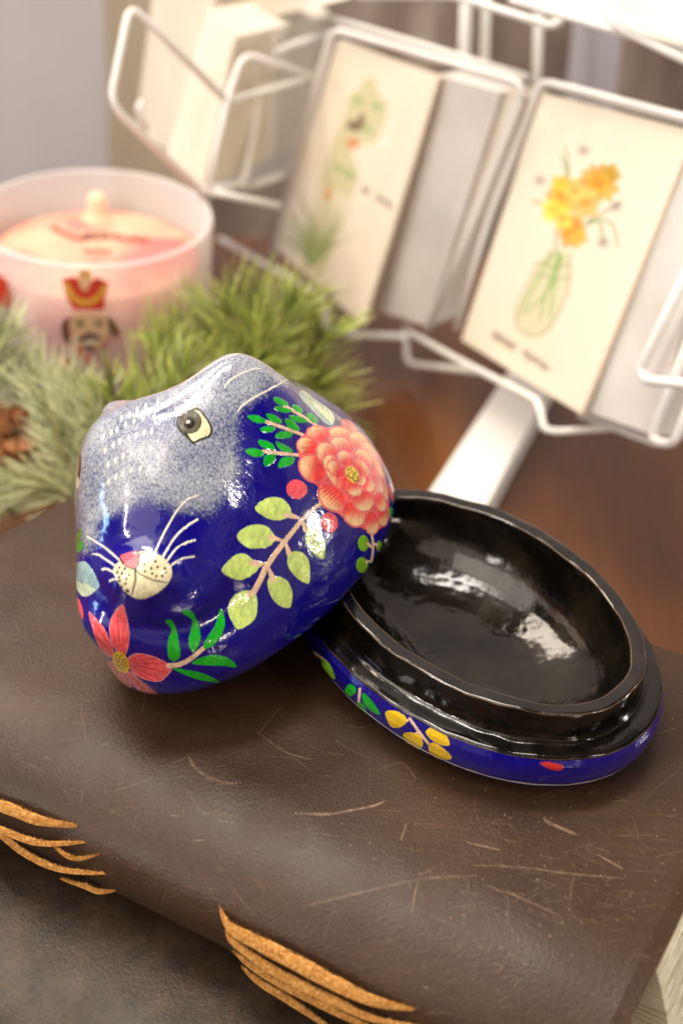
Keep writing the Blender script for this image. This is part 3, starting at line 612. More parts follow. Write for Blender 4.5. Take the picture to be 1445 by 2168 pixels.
# ------------------------------------------------------------------ dish (open base of the box)
DC, DA = np.array([3.85, -6.34]), math.radians(-46.3); SA, SB = 5.12, 3.53
def dish_ring(t, k, d):
    c_, s_ = np.cos(t), np.sin(t); nx, ny = c_/SA, s_/SB; nn = np.hypot(nx, ny)
    x, y = SA*c_*k+d*nx/nn, SB*s_*k+d*ny/nn
    return np.stack([DC[0]+x*math.cos(DA)-y*math.sin(DA), DC[1]+x*math.sin(DA)+y*math.cos(DA)], -1)
def resample(pr, step):
    out = []
    for a, b in zip(pr[:-1], pr[1:]):
        n = max(2, int(np.linalg.norm(((b[0]-a[0])*5, b[1]-a[1], b[2]-a[2]))/step))
        out += [tuple(np.array(a)+(np.array(b)-a)*k/n) for k in range(n)]
    return out+[pr[-1]]
tt = np.concatenate([np.linspace(math.radians(-150), math.radians(20), 1100), np.linspace(math.radians(20), math.radians(210), 260)[1:-1]])
DL = 'oval lacquer dish'
dish = thing('lacquer_dish', (DC[0], DC[1], 0), 'open oval dish of the painted box, black inside with a blue flowered outer wall', 'dish')
def dish_part(name, prof, m, step, rough=.02, paint=None, closed_c=False):
    pr = resample(prof, step); P = np.array([np.concatenate([dish_ring(tt, k, d), np.full((len(tt), 1), z)], 1) for k, d, z in pr])
    disp = rough*vnoise(P, .9, 11)+rough*.5*vnoise(P, 2.6, 12); cdir = P[..., :2]-DC; cdir /= np.linalg.norm(cdir, axis=-1, keepdims=True)+1e-6
    f = np.array([1.0 if k > .5 else 0 for k, _, _ in pr])[:, None]
    P[..., :2] += cdir*(disp*f)[..., None]; P[..., 2] += .5*rough*vnoise(P, 1.7, 13)*f
    nr, nc = P.shape[:2]; idx = np.arange(nr*nc).reshape(nr, nc); r_ = np.roll(idx, -1, 1)
    F = np.stack([idx[:-1], r_[:-1], r_[1:], idx[1:]], -1).reshape(-1, 4); V = P.reshape(-1, 3)
    wear = np.array([max(math.exp(-(((d-a)/.035)**2+((z-b)/.05)**2)) for a, b in ((-.01, 2.52), (-.39, 2.51), (.62, 1.58))) if k == 1 else 0 for k, d, z in pr])
    return mk(name, V, F, m, dish, cols=paint(V) if paint else None, attrs={'wear': np.repeat(wear, len(tt))})
def dish_paint(V):
    x, y = proj(V); nrm = V[:, :2]-DC; vis = (nrm@cF[:2]) < 2.2
    # keep the ledge clear of the flowers
    p = Paint(x, y, BLUE, vis & (V[:, 2] < 1.56)); q = lambda a: Z(1.7515, 620, 1020, a)
    for s_ in ([(432, 878), (465, 925), (500, 970)], [(400, 872), (425, 885)], [(462, 930), (445, 940)], [(50, 640), (72, 632), (100, 650), (125, 670)], [(75, 635), (90, 670)], [(25, 600), (45, 625)]): p.stroke(q(s_), 5.5, 5.5, STEM)
    p.stroke(q([(247, 770), (243, 825)]), 6, 5, STEM, smooth=False)
    for a in ([(342, 855), (380, 850), (415, 870), (418, 895), (390, 912), (360, 905)], [(408, 935), (440, 930), (475, 945), (478, 985), (450, 990), (420, 965)], [(492, 925), (520, 910), (560, 930), (580, 975), (545, 975), (505, 950)], [(503, 975), (530, 970), (580, 1010), (583, 1028), (540, 1028), (508, 1005)]): p.poly(q(a), YEL)
    for a in ([(192, 770), (210, 750), (232, 765), (230, 785), (210, 795), (196, 785)], [(235, 820), (260, 825), (275, 860), (265, 872), (240, 850)], [(258, 783), (290, 810), (322, 862), (290, 850), (262, 820)]): p.poly(q(a), GREEN)
    for a in ([(22, 620), (45, 630), (60, 675), (35, 672)], [(76, 668), (100, 690), (120, 728), (95, 730)], [(106, 655), (138, 680), (156, 732), (125, 712), (108, 682)]): p.poly(q(a), LIME)
    p.poly(q([(915, 1042), (950, 1040), (997, 1052), (995, 1068), (960, 1068), (935, 1058)]), (.62, .03, .03))
    # away from the camera: a simple repeat of leaf pairs
    ang = np.arctan2(V[:, 1]-DC[1], V[:, 0]-DC[0]); hid = ~vis & (V[:, 2] > .6) & (V[:, 2] < 1.45)
    a_ = (ang*3.2) % 1.0; lf = hid & (((a_-.3)/.16)**2+((V[:, 2]-1.15)/.22)**2 < 1); p.c[lf] = GREEN; lf = hid & (((a_-.6)/.14)**2+((V[:, 2]-.95)/.2)**2 < 1); p.c[lf] = YEL
    ln = (V[:, 2] > .60) & (V[:, 2] < .675); p.c[ln] = (.80, .74, .72)
    return p.c
dish_part('painted_wall', [(0, 0, 0), (.55, 0, 0), (.85, 0, .04), (1, .12, .16), (1, .38, .32), (1, .55, .52), (1, .68, .82), (1, .72, 1.1), (1, .69, 1.38), (1, .62, 1.56)], M_DISH, .022, .02, dish_paint)
dish_part('black_collar', [(1, .62, 1.56), (1, .57, 1.61), (1, .42, 1.63), (1, .2, 1.64), (1, .1, 1.69), (1, .05, 1.85), (1, .03, 2.2), (1, .01, 2.48), (1, -.02, 2.525), (1, -.14, 2.53), (1, -.36, 2.52), (1, -.40, 2.50), (1, -.43, 2.36)], M_BLACK, .05, .05)
dish_part('bowl_lining', [(1, -.43, 2.36)]+[(k_, -.46*k_**.5, .34+2.02*(1-(1-k_**3.0)**(1/2.3))) for k_ in (.998, .99, .975, .95, .92, .88, .83, .77, .7, .62, .54, .45, .36, .26, .16, .08, 0)], M_BOWL, .08, .02)

# ------------------------------------------------------------------ lid: the cat
VV = [5.5012, 3.5423, 4.9981, 1.386, 2.8409, 0.7788, 1.4159, 0.0362, 2.6523, 1.4851, 1.7734, -0.1329, 0.2412, -0.2884, -0.066, 0.0076, 0.1787, 0.5852, -0.0953, 0.1278, 0.2028, -0.0359, 0.1676, -0.0139, -0.1704, 0.0798, 0.1175, 0.1561, -0.2547, -0.8066, 0.3423, -0.159, -0.0845, -0.7461, -0.0357, 0.4068, 0.1345, 0.3515, 0.4377, -0.9213, -0.1013, 0.8228, 1.137, 0.2169, -1.98, 0.0353, 0.4378, -2.6486, -5.1107, 2.3165, 2.158, 2.2164, 3.9412]
NB = 30; _i = np.arange(NB); _z = -.25+1.2*(_i+.5)/NB; _ph = _i*2.399963; _r = np.sqrt(np.clip(1-_z**2, 0, 1)); BD = np.stack([_r*np.cos(_ph), _r*np.sin(_ph), _z], 1)
gs = lambda d, s: np.exp(-(d/s)**2)
def lid_shape(TH, PH):
    a, b, h, Hh, xh, ef, ez, exx, ey, es, mz = VV[:11]; B = np.array(VV[11:41]); dip, esy, etilt = VV[41:44]
    cp = np.cos(PH); sp = np.sin(PH); ct = np.cos(TH); st = np.sin(TH); d = np.stack([cp*ct, cp*st, sp], -1); k = 1+((np.exp(7*(d@BD.T-1)))@B)*.1
    X = a*np.sign(ct)*np.abs(ct)**.95*cp**.9*k; Y = b*st*cp**.9*k; Zz = np.where(sp > 0, h*sp, -1.6*(1-np.exp(np.minimum(h*sp, 0)/1.6)))*k
    sq = np.clip(sp, 0, 1); up = sq**2.2/(sq**1.5+.04); e_ = gs(X-exx, es)*(gs(Y-ey, esy)+gs(Y+ey, esy))
    Zz = Zz+up*(Hh*gs(X-xh, 3.0)*gs(Y, 4.0)+ez*e_-dip*gs(X-exx, 1.8)*gs(Y, 1.3))
    Y = Y+np.clip(Y*3, -1, 1)*up*etilt*e_
    Zz = Zz+.42*up*gs(X-exx+.1, .62)*gs(Y+ey+.1, .5)
    X = X+gs(st*b, 1.6)*(ct > 0)*gs(Zz-mz, 1.3)*ef
    return np.stack([X, Y, Zz], -1)
def rotm(ax, t):
    c_, s_ = math.cos(t), math.sin(t); m = np.eye(3); i, j = [(1, 2), (2, 0), (0, 1)][ax]; m[i, i] = m[j, j] = c_; m[i, j] = -s_; m[j, i] = s_; return m
yaw, pit, rol, tx, ty, tz = VV[44:50]; RM = rotm(2, yaw)@rotm(1, pit)@rotm(0, rol); TV = np.array([tx, ty, tz])
to_w = lambda P: P@RM.T+TV
th1 = np.radians(np.concatenate([np.linspace(-52, 148, 1050)[:-1], np.linspace(148, 308, 260)[:-1]]))
phs = np.radians(np.linspace(-25, 89.6, 520))
THg, PHg = np.meshgrid(th1, phs); PL = lid_shape(THg, PHg); PW = to_w(PL)
NW = vnormals(PW)
if (NW[200, 300]@(PW[200, 300]-TV)) < 0: NW = -NW
# muzzle swell and a soft crease round the head
x, y = proj(PW); fac = -((PW-cC)*NW).sum(-1)/np.linalg.norm(PW-cC, axis=-1)
front = np.clip(fac*4, 0, 1)
r = np.hypot((x-300)/72, (y-1222)/58); PW = PW+NW*(.40*np.exp(-r**3)*front)[..., None]
r = np.hypot((x-345)/150, (y-1250)/90); PW = PW-NW*(.17*np.exp(-((r-1)/.28)**2)*front/(1+np.exp(-(y-1235)/14)))[..., None]
PW = PW+NW*(.020*vnoise(PW, 1.0, 21)+.006*vnoise(PW, 3.1, 22))[..., None]
NW = vnormals(PW)
if (NW[200, 300]@(PW[200, 300]-TV)) < 0: NW = -NW
x, y = proj(PW); fac = -((PW-cC)*NW).sum(-1)/np.linalg.norm(PW-cC, axis=-1)
vis = fac > .02
# the far flank mirrors the near one
PLm = PL*[1, -1, 1]; PWm = to_w(PLm); xm, ym = proj(PWm)
usemir = (~vis) & (PL[..., 1] < 0)
X2 = np.where(usemir, xm, x).ravel(); Y2 = np.where(usemir, ym, y).ravel(); ok = (vis | usemir).ravel()
p = Paint(X2, Y2, BLUE, ok); paint_lid(p)
fv = fur_value(X2, Y2); fv[~ok] = np.where((PL.reshape(-1, 3)[~ok][:, 0] > 1.2), 30, -60)
rag = vnoise(PL.reshape(-1, 3), 11, 31)*4+vnoise(PL.reshape(-1, 3), 23, 32)*2.5
furv = np.clip((fv+rag*1.3)/44+.74, 0, 1)**.8*(.86+.28*vnoise(PL.reshape(-1, 3), 1.3, 33)); furmask = np.where((p.ink > 0), 0.0, 1.0)
furmask[fv < -24] = 0
base_in = fv > 0
c = p.c.copy(); k = (p.ink < .5); kk = np.clip((furv-.35)*2.0, 0, .88)[:, None]; c = np.where(k[:, None], c*(1-kk)+np.array([.092, .112, .195])*kk, c)
relief = p.ink.reshape(PW.shape[:2])*.0; PW = PW+NW*relief[..., None]
nr, nc = PW.shape[:2]; idx = np.arange(nr*nc).reshape(nr, nc); r_ = np.roll(idx, -1, 1)
Vl = PW.reshape(-1, 3); Fl = np.stack([idx[:-1], r_[:-1], r_[1:], idx[1:]], -1).reshape(-1, 4)
Vl = np.concatenate([Vl, Vl[idx[-1]].mean(0)[None]]); cap = np.stack([idx[-1], r_[-1], np.full(nc, len(Vl)-1), np.full(nc, len(Vl)-1)], -1)
c = np.concatenate([c, c[idx[-1, :1]]]); furv = np.append(furv, furv[idx[-1, 0]]); furmask = np.append(furmask, 1.)
inkv = np.append(p.ink, 0.)
Nl = np.concatenate([NW.reshape(-1, 3), NW[-1].mean(0)[None]])
PLf = PL.reshape(-1, 3); exx, ey = VV[7], VV[8]
pid = p.pid.copy()
ear = (pid == 0) & (fv > -3) & ((np.hypot((PLf[:, 0]-exx)/1.3, (np.abs(PLf[:, 1])-ey)/1.1) < 1)) & (PLf[:, 2] > 3.0)
pid[ear & (PLf[:, 1] > 0)] = 4; pid[ear & (PLf[:, 1] < 0)] = 5
pid[(pid == 1) & (x.ravel() < 250)] = 6
rim_low = Vl[idx[0]]
lid = thing('cat_shaped_lid', (Vl[:, 0].mean(), Vl[:, 1].mean(), Vl[:, 2].min()), 'blue and grey cat-shaped lacquer lid with painted flowers, leaning on the black dish', 'lid')
fp = pid[Fl[:, 0]]
def sub(name, sel, label=None, extra=None):
    F = Fl[sel]
    if extra is not None: F = np.concatenate([F, extra])
    used, inv = np.unique(F, return_inverse=True); F2 = inv.reshape(F.shape)
    if extra is not None: F2 = [tuple(dict.fromkeys(q)) for q in F2.tolist()]
    o = mk(name, Vl[used], F2, M_LID, lid, cols=c[used], attrs={'fur': furv[used], 'furmask': furmask[used], 'ink': inkv[used]}, normals=Nl[used])
    if label: o['label'] = label
    return o
sub('shell', fp == 0, None, cap)
sub('eye', fp == 1); sub('eye', fp == 6); sub('muzzle', fp == 2); sub('nose', fp == 3); sub('ear', fp == 4); sub('ear', fp == 5)
# hollow inside of the lid and its rim
Gi = to_w(PL[:, ::6]*[.925, .915, .93]+[0, 0, -.02]); ro = PW[0, ::6]; Gi[0] = ro*.04+Gi[0]*.96; nr2, nc2 = Gi.shape[:2]; id2 = np.arange(nr2*nc2).reshape(nr2, nc2); rr_ = np.roll(id2, -1, 1)
Fi = np.stack([id2[:-1], id2[1:], rr_[1:], rr_[:-1]], -1).reshape(-1, 4)
mk('lining', Gi.reshape(-1, 3), Fi, M_BLACK, lid)
n3 = nc2; Vr = np.concatenate([ro, Gi[0]]); j = np.arange(n3); k = (j+1) % n3; mk('rim', Vr, np.stack([j, j+n3, k+n3, k], -1), M_BLACK, lid)
print('lid min z', Vl[:, 2].min())

# ------------------------------------------------------------------ candle
M_GLASS = mat('frosted_glass', (.95, .95, .95), .18, .5)
_b = bsdf(M_GLASS); _t = N(M_GLASS, 'BsdfTransparent'); _mx = N(M_GLASS, 'MixShader', Fac=.42); _lw = N(M_GLASS, 'LayerWeight', Blend=.35)
_o = M_GLASS.node_tree.nodes['Material Output']; L(M_GLASS, math_(M_GLASS, 'ADD', math_(M_GLASS, 'MULTIPLY', _lw.outputs['Facing'], .4), .30), _mx.inputs['Fac'])
L(M_GLASS, _t.outputs[0], _mx.inputs[1]); L(M_GLASS, _b.outputs[0], _mx.inputs[2]); L(M_GLASS, _mx.outputs[0], _o.inputs['Surface'])
M_WAX = mat('marbled_wax', (.9, .55, .4), .5, .4, Subsurface_Weight=.3)
L(M_WAX, ramp(M_WAX, noise(M_WAX, objco(M_WAX), 32, 2), [(.38, (.88, .46, .32)), (.5, (.88, .35, .26)), (.6, (.82, .18, .17))]), bsdf(M_WAX).inputs['Base Color'])
def painted(name, rough=.6, spec=.3):
    m = mat(name, rough=rough, spec=spec); L(m, N(m, 'Attribute', p_attribute_name='paint').outputs['Color'], bsdf(m).inputs['Base Color']); return m
M_PRINT = painted('print', .4)
RZ = 2.0; cc = at_z(200., 453., RZ); CR = 250/FPX*((cc-cC)@cF)
candle = thing('candle', (cc[0], cc[1], TZ), 'peach marbled candle in a frosted glass tumbler printed with a red-hatted soldier', 'candle')
def lathe(prof, c0, seg=96):
    a = np.arange(seg)/seg*2*math.pi; V = np.array([[(c0[0]+r*math.cos(t), c0[1]+r*math.sin(t), z) for t in a] for r, z in prof]); n = len(prof); i = np.arange(n*seg).reshape(n, seg); q = np.roll(i, -1, 1)
    return V.reshape(-1, 3), np.stack([i[:-1], q[:-1], q[1:], i[1:]], -1).reshape(-1, 4)
V, F = lathe([(.01, TZ+.02), (CR*.88, TZ+.02), (CR*.92, TZ+.2), (CR*.95, TZ+1), (CR*.985, RZ-3), (CR, RZ-.12), (CR-.03, RZ), (CR-.18, RZ+.02), (CR-.24, RZ-.1), (CR*.985-.3, RZ-3), (CR*.93-.3, TZ+1), (.01, TZ+.9)], cc); mk('glass_tumbler', V, F, M_GLASS, candle)
WZ = RZ-1.75; wr = CR*.985-.5
V, F = lathe([(.01, TZ+1.0), (wr-.25, TZ+1.0), (wr-.05, WZ-3), (wr, WZ-.1), (wr-.1, WZ), (wr*.5, WZ+.02), (.01, WZ+.02)], cc); mk('wax', V, F, M_WAX, candle)
V, F = lathe([(.70, WZ), (.52, WZ+.25), (.42, WZ+.6), (.40, WZ+.95), (.28, WZ+1.15), (.01, WZ+1.2)], at_z(207., 462., WZ)); mk('wick_cap', V, F, mat('wick_cap', (.88, .62, .42), .6), candle)
# script on the wax, faded
gx = np.stack(np.meshgrid(np.linspace(95, 325, 230), np.linspace(462, 552, 110)), -1).reshape(-1, 2)
def sheet(pfun, xs, ys, res):
    nx, ny = res; gx, gy = np.meshgrid(np.linspace(*xs, nx), np.linspace(*ys, ny)); P = pfun(gx, gy); i = np.arange(nx*ny).reshape(ny, nx)
    return gx.ravel(), gy.ravel(), P.reshape(-1, 3), np.stack([i[:-1, :-1], i[1:, :-1], i[1:, 1:], i[:-1, 1:]], -1).reshape(-1, 4)
def keep(V, F, ink, c): F = F[(ink[F] > 0).all(1)]; u, inv = np.unique(F, return_inverse=True); return V[u], inv.reshape(F.shape), c[u]
gx, gy, P, F = sheet(lambda a, b: at_z(a, b, WZ+.04), (95, 325), (455, 552), (330, 160)); p = Paint(gx, gy, (1, 1, 1)); r = random.Random(2)
for (x0, y0, x1, y1, n, h) in ((110, 484, 165, 506, 7, 10), (168, 502, 235, 500, 9, 13), (238, 500, 315, 508, 9, 10), (180, 530, 232, 534, 6, 8)):
    pts = [(x0+(x1-x0)*k/(2*n)+r.uniform(-2, 2), y0+(y1-y0)*k/(2*n)+(h if k % 2 else -h)*r.uniform(.3, .8)) for k in range(2*n+1)]; p.stroke(pts, 4.4, 4.0, (.12, .05, .035))
p.stroke([(212, 470), (210, 500), (209, 545)], 5, 5, (.55, .28, .16))
V_, F_, c_ = keep(P, F, p.ink, p.c); mk('script_print', V_, F_, M_PRINT, candle, cols=c_)
def cyl(a, b):
    d = ray(a, b); o = cC[:2]-cc[:2]; R = CR+.02; A = (d[..., :2]**2).sum(-1); B = (d[..., :2]*o).sum(-1); C = o@o-R*R; t = (-B-np.sqrt(np.maximum(B*B-A*C, 0)))/A
    return cC+t[..., None]*d
gx, gy, P, F = sheet(cyl, (60, 290), (560, 860), (260, 330)); p = Paint(gx, gy, (1, 1, 1)); q = lambda a: Z(8.03, 100, 560, a)
RED = (.62, .05, .03); GOLD = (.75, .36, .06)
p.poly(q([(255, 250), (450, 200), (640, 330), (850, 215), (1035, 300), (960, 770), (440, 770), (330, 560)]), RED, smooth=False)
p.stroke(q([(330, 350), (450, 560), (650, 650), (850, 570), (980, 400)]), 14, 14, GOLD); p.ell(*q([(640, 200)])[0], 14, 14, 0, GOLD); p.ell(*q([(640, 310)])[0], 11, 17, 0, (.80, .50, .28))
p.poly(q([(430, 850), (980, 850), (1030, 1100), (960, 1350), (700, 1440), (480, 1350), (400, 1100)]), (.70, .46, .28))
p.poly(q([(400, 900), (300, 930), (240, 1050), (270, 1250), (360, 1380), (390, 1200), (360, 1050)]), (.13, .06, .035)); p.poly(q([(1020, 900), (1120, 950), (1210, 1120), (1180, 1250), (1080, 1150)]), (.13, .09, .035))
for a in (560, 880): p.ell(*q([(a, 1020)])[0], 9, 5, 0, (.20, .15, .08)); p.stroke(q([(a-80, 960), (a, 940), (a+80, 965)]), 3, 3, (.2, .13, .07))
p.poly(q([(500, 1280), (640, 1180), (720, 1150), (860, 1200), (930, 1290), (780, 1270), (640, 1300)]), (.16, .11, .09)); p.ell(*q([(740, 1330)])[0], 8, 5, 0, (.75, .78, .74)); p.ell(*q([(720, 1410)])[0], 10, 5, 0, (.08, .09, .03))
p.poly(q([(430, 1370), (560, 1400), (760, 1650), (700, 1680), (560, 1560)]), (.72, .16, .10)); p.poly(q([(180, 1550), (330, 1600), (400, 1850), (340, 1850)]), (.72, .18, .12))
V_, F_, c_ = keep(P, F, p.ink, p.c); mk('soldier_print', V_, F_, M_PRINT, candle, cols=c_)
gx, gy, P, F = sheet(cyl, (-20, 30), (575, 660), (60, 90)); p = Paint(gx, gy, (1, 1, 1)); p.poly([(-20, 580), (10, 590), (22, 625), (15, 650), (-20, 645)], RED)
V_, F_, c_ = keep(P, F, p.ink, p.c); mk('second_print', V_, F_, M_PRINT, candle, cols=c_)

# ------------------------------------------------------------------ pine garland
def needle_mat(name, a, b, cc_):
    m = mat(name, a, .45, .4); t = N(m, 'Attribute', p_attribute_name='tip').outputs['Fac']
    L(m, mixc(m, t, ramp(m, N(m, 'Attribute', p_attribute_name='tone').outputs['Fac'], [(0, a), (1, b)]), cc_), bsdf(m).inputs['Base Color']); bsdf(m).inputs['Subsurface Weight'].default_value = 0
    return m
M_PINE = needle_mat('pine_needles', (.05, .10, .008), (.42, .50, .07), (.58, .58, .18))
M_FROST = needle_mat('frosted_needles', (.10, .15, .02), (.40, .44, .12), (.72, .72, .48))
M_TWIG = mat('twig', (.13, .08, .03), .8)
gar = thing('pine_garland', at_d(330., 960., 50.)*[1, 1, 0]+[0, 0, TZ], 'green artificial pine garland with frosted tips and a cone, lying before the candle', 'garland')
def sprig(pts, ln, n, frost=False, spread=.62):
    P = cr_spline(np.array([at_d(float(a), float(b), float(d)) for a, b, d in pts]), False, 10); m = len(P); V, Fc, tone, tip = [], [], [], []
    for i in range(n):
        t = rng.uniform(0, 1)**.85*(m-1.01); k = int(t); o = P[k]*(1-t+k)+P[k+1]*(t-k); T = P[k+1]-P[k]; T /= np.linalg.norm(T)
        r_ = rng.normal(size=3); r_ -= T*(r_@T); r_ /= np.linalg.norm(r_)
        d = T*math.cos(spread)+r_*math.sin(spread)*rng.uniform(.7, 1.25); d /= np.linalg.norm(d); l = ln*rng.uniform(.7, 1.1)
        end = o+d*l+T*l*.22+np.array([0, 0, -.12*l*rng.uniform(0, 1)]); mid = o+d*l*.55
        side = np.cross(d, rng.normal(size=3)); side /= np.linalg.norm(side); wd = .042; b0 = len(V); tn = rng.uniform(0, 1)**1.3
        V += [o-side*wd*.6, o+side*wd*.6, mid-side*wd, mid+side*wd, end-side*wd*.25, end+side*wd*.25]; Fc += [(b0, b0+1, b0+3, b0+2), (b0+2, b0+3, b0+5, b0+4)]
        tone += [tn*.5, tn*.5, tn, tn, tn, tn]; tip += [0, 0, .15+.5*frost*rng.uniform(0, 1), .15+.5*frost, .6, .6]
    o = mk('sprig', np.array(V), np.array(Fc), M_FROST if frost else M_PINE, gar, attrs={'tone': tone, 'tip': tip})
    Vt, Ft = tube(P, np.linspace(.20, .07, m), 6); mk('twig', Vt, Ft, M_TWIG, o)
for pts, ln, n in (([(560, 930, 49), (520, 800, 48), (470, 640, 48)], 2.0, 230), ([(600, 900, 49), (640, 790, 48.5), (680, 700, 48)], 1.9, 200), ([(560, 960, 49), (650, 890, 49), (720, 880, 49.5)], 1.7, 150),
          ([(300, 1000, 44), (345, 890, 44.5), (400, 790, 45)], 1.9, 230), ([(250, 960, 46), (300, 840, 46.5), (350, 730, 47)], 1.9, 190), ([(540, 900, 48), (550, 760, 47.5), (530, 640, 48)], 2.0, 230),
          ([(470, 880, 48), (560, 740, 47.5), (620, 650, 48)], 1.9, 210), ([(420, 920, 46.5), (480, 820, 46.5), (560, 760, 46.5)], 1.8, 220), ([(500, 960, 48), (610, 860, 48), (680, 800, 48.5)], 1.8, 200),
          ([(380, 1020, 46), (410, 900, 46), (470, 820, 46)], 1.8, 200), ([(320, 1000, 45.5), (270, 900, 45), (235, 820, 45)], 1.7, 170), ([(500, 830, 49), (450, 730, 49.5), (400, 660, 50)], 1.8, 170),
          ([(430, 960, 47), (400, 820, 47.5), (345, 700, 48)], 1.8, 180), ([(520, 880, 50), (590, 720, 50), (660, 620, 50)], 1.7, 150)):
    sprig(pts, ln*1.05, int(n*.85), False, .95)
for pts, ln, n in (([(190, 1070, 45), (130, 940, 45), (85, 810, 46)], 1.8, 260), ([(80, 950, 46), (30, 800, 47), (-5, 680, 48)], 1.8, 240), ([(170, 1060, 45), (90, 1030, 45), (20, 1030, 45)], 1.6, 200),
          ([(200, 1040, 45), (180, 920, 45), (150, 820, 45.5)], 1.7, 200), ([(-60, 900, 46), (-40, 800, 46), (-10, 700, 47)], 1.8, 180), ([(230, 1030, 44.5), (215, 930, 44.5), (200, 850, 45)], 1.6, 160), ([(40, 1090, 45), (-10, 1050, 45), (-60, 1020, 45)], 1.6, 160), ([(160, 980, 47), (110, 860, 47.5), (50, 760, 48)], 1.7, 190)):
    sprig(pts, ln*1.0, int(n*.9), True, .95)
# cone
cn = at_d(2., 955., 47.); ax = hd(np.array([.5, -.4, .75])); u_ = hd(np.cross(ax, (0, 0, 1))); v_ = np.cross(ax, u_); parts = []
for i in range(110):
    f = i/110; a = i*2.39996; h = -2.0+4.0*f; R = 1.25*math.sin(math.pi*(.12+.8*f))**.8; rd = u_*math.cos(a)+v_*math.sin(a); sd = np.cross(ax, rd); o = cn+ax*h+rd*R*.35
    L_ = .35+R*.75; wd = .38; tipv = o+rd*L_+ax*.35; parts.append((np.array([o-sd*.1, o+sd*.1, o+rd*L_*.7+sd*wd+ax*.12, tipv, o+rd*L_*.7-sd*wd+ax*.12, tipv-ax*.16, o+rd*L_*.5-ax*.1]), [(0, 1, 2, 3, 4), (2, 6, 5, 3), (3, 5, 6, 4), (1, 6, 2), (0, 4, 6)]))
V, F = join(parts); M_CONE = mat('pine_cone', (.26, .12, .05), .7)
L(M_CONE, ramp(M_CONE, noise(M_CONE, objco(M_CONE), 70, 4), [(.35, (.16, .05, .015)), (.55, (.38, .15, .05)), (.72, (.62, .44, .30))]), bsdf(M_CONE).inputs['Base Color'])
mk('pine_cone', V, F, M_CONE, gar, smooth=False)

# ------------------------------------------------------------------ card rack
def solve_quad(q, d):
    r = [ray(*map(float, a)) for a in q]; A = np.stack([r[0], -r[1], r[2], -r[3]], 1); l = np.linalg.svd(A)[2][-1]; l = l/l[0]; return [cC+d*a*b for a, b in zip(l, r)]
Q2 = solve_quad([(1147, 196), (1469, 278), (1229, 877), (976, 719)], 51)
Q1 = solve_quad([(703, 60), (1112, 178), (905, 700), (572, 545)], 51); sc1 = ((Q2[0]-cC)@cF)/((Q1[1]-cC)@cF)*.99; Q1 = [cC+(a-cC)*sc1 for a in Q1]
def pl(Q): n = hd(np.cross(Q[1]-Q[0], Q[3]-Q[0])); n = n if n@(cC-Q[0]) > 0 else -n; return Q[0], n
P2, N2 = pl(Q2); P1, N1 = pl(Q1)
def on2(x, y, off=0.): return at_plane(np.asarray(x, float), np.asarray(y, float), P2+N2*off, N2)
def on1(x, y, off=0.): return at_plane(np.asarray(x, float), np.asarray(y, float), P1+N1*off, N1)
rack = thing('card_rack', (*at_z(1080., 800., TZ)[:2], TZ), 'white wire spinner rack with tilted pockets full of cards', 'card rack')
def wire(parts_, name='wire_pocket', r=.155):
    out = [];
    for P in parts_: out.append(tube(fillet(P, .7), r, 10))
    V, F = join(out); return mk(name, V, F, M_WIRE, rack)
w2 = lambda pts, off=.35: np.array([on2(a, b, off if len(k) == 0 else k[0]) for a, b, *k in pts])
w1 = lambda pts, off=.35: np.array([on1(a, b, off if len(k) == 0 else k[0]) for a, b, *k in pts])
wire([w2([(965, 695), (1038, 450), (1144, 170), (1490, 260)]), w2([(1144, 176, -1.2), (1490, 268, -1.2)]),
      w2([(866, 704, 1.1), (971, 763, 1.1), (1080, 819, 1.1), (1140, 850, 1.1), (1150, 910, 1.1), (1180, 914, .6), (1310, 904, -1.5)]),
      w2([(857, 690, .0), (860, 770, .0), (1010, 786, -.5)])])
wire([w1([(572, 545), (703, 60), (1112, 178), (1009, 450), (905, 700)]), w1([(706, 40, -1.2), (1115, 163, -1.2)]), w1([(575, 560, -.6), (700, 85, -.6)]),
      w1([(466, 505, 1.0), (566, 563, 1.0), (617, 591, 1.0), (686, 633, 1.0), (693, 700, 1.0), (730, 708, .6), (862, 712, .0)])])
D = lambda pts: np.array([at_d(float(a), float(b), float(d)) for a, b, d in pts])
wire([D([(478, 212, 54), (275, 8, 50), (233, 220, 50), (425, 405, 54)]), D([(441, 398, 54), (480, 212, 54), (515, 112, 54), (665, 164, 56)]), D([(478, 216, 54), (668, 163, 60)]), D([(416, 399, 54), (592, 437, 56)]),
      D([(515, 399, 60), (605, 370, 62)]), D([(700, 70, 60), (600, 100, 59), (565, 125, 59), (515, 392, 59), (440, 400, 55)]), D([(300, 215, 56), (290, 235, 56), (310, 275, 57)])])
wire([D([(1275, -30, 44), (1285, 45, 44), (1340, 75, 43.5), (1460, 133, 42)]), D([(760, -8, 52), (960, -10, 50), (1165, 55, 47), (1188, 45, 47), (1150, 20, 48), (1080, 0, 49)]), D([(1100, 5, 47), (1460, 112, 43.5)])])
wire([w2([(1480, 520, 1.2), (1354, 784, 1.2), (1366, 805, 1.2), (1460, 814, 1.2)]), w2([(1500, 620, 0), (1378, 925, 0), (1395, 938, 0), (1425, 940, 0), (1500, 760, 0)]), w2([(1229, 877, -.8), (1390, 938, -.8)])], r=.19)
for x_, dep, w_ in ((985, 62, 12), (1028, 63, 9), (1140, 64, 9)):
    V, F = tube(D([(x_+3, -60, dep-3), (x_-14, 420, dep+6)]), w_/FPX*dep, 10); mk('upright', V, F, M_WIRE, rack)
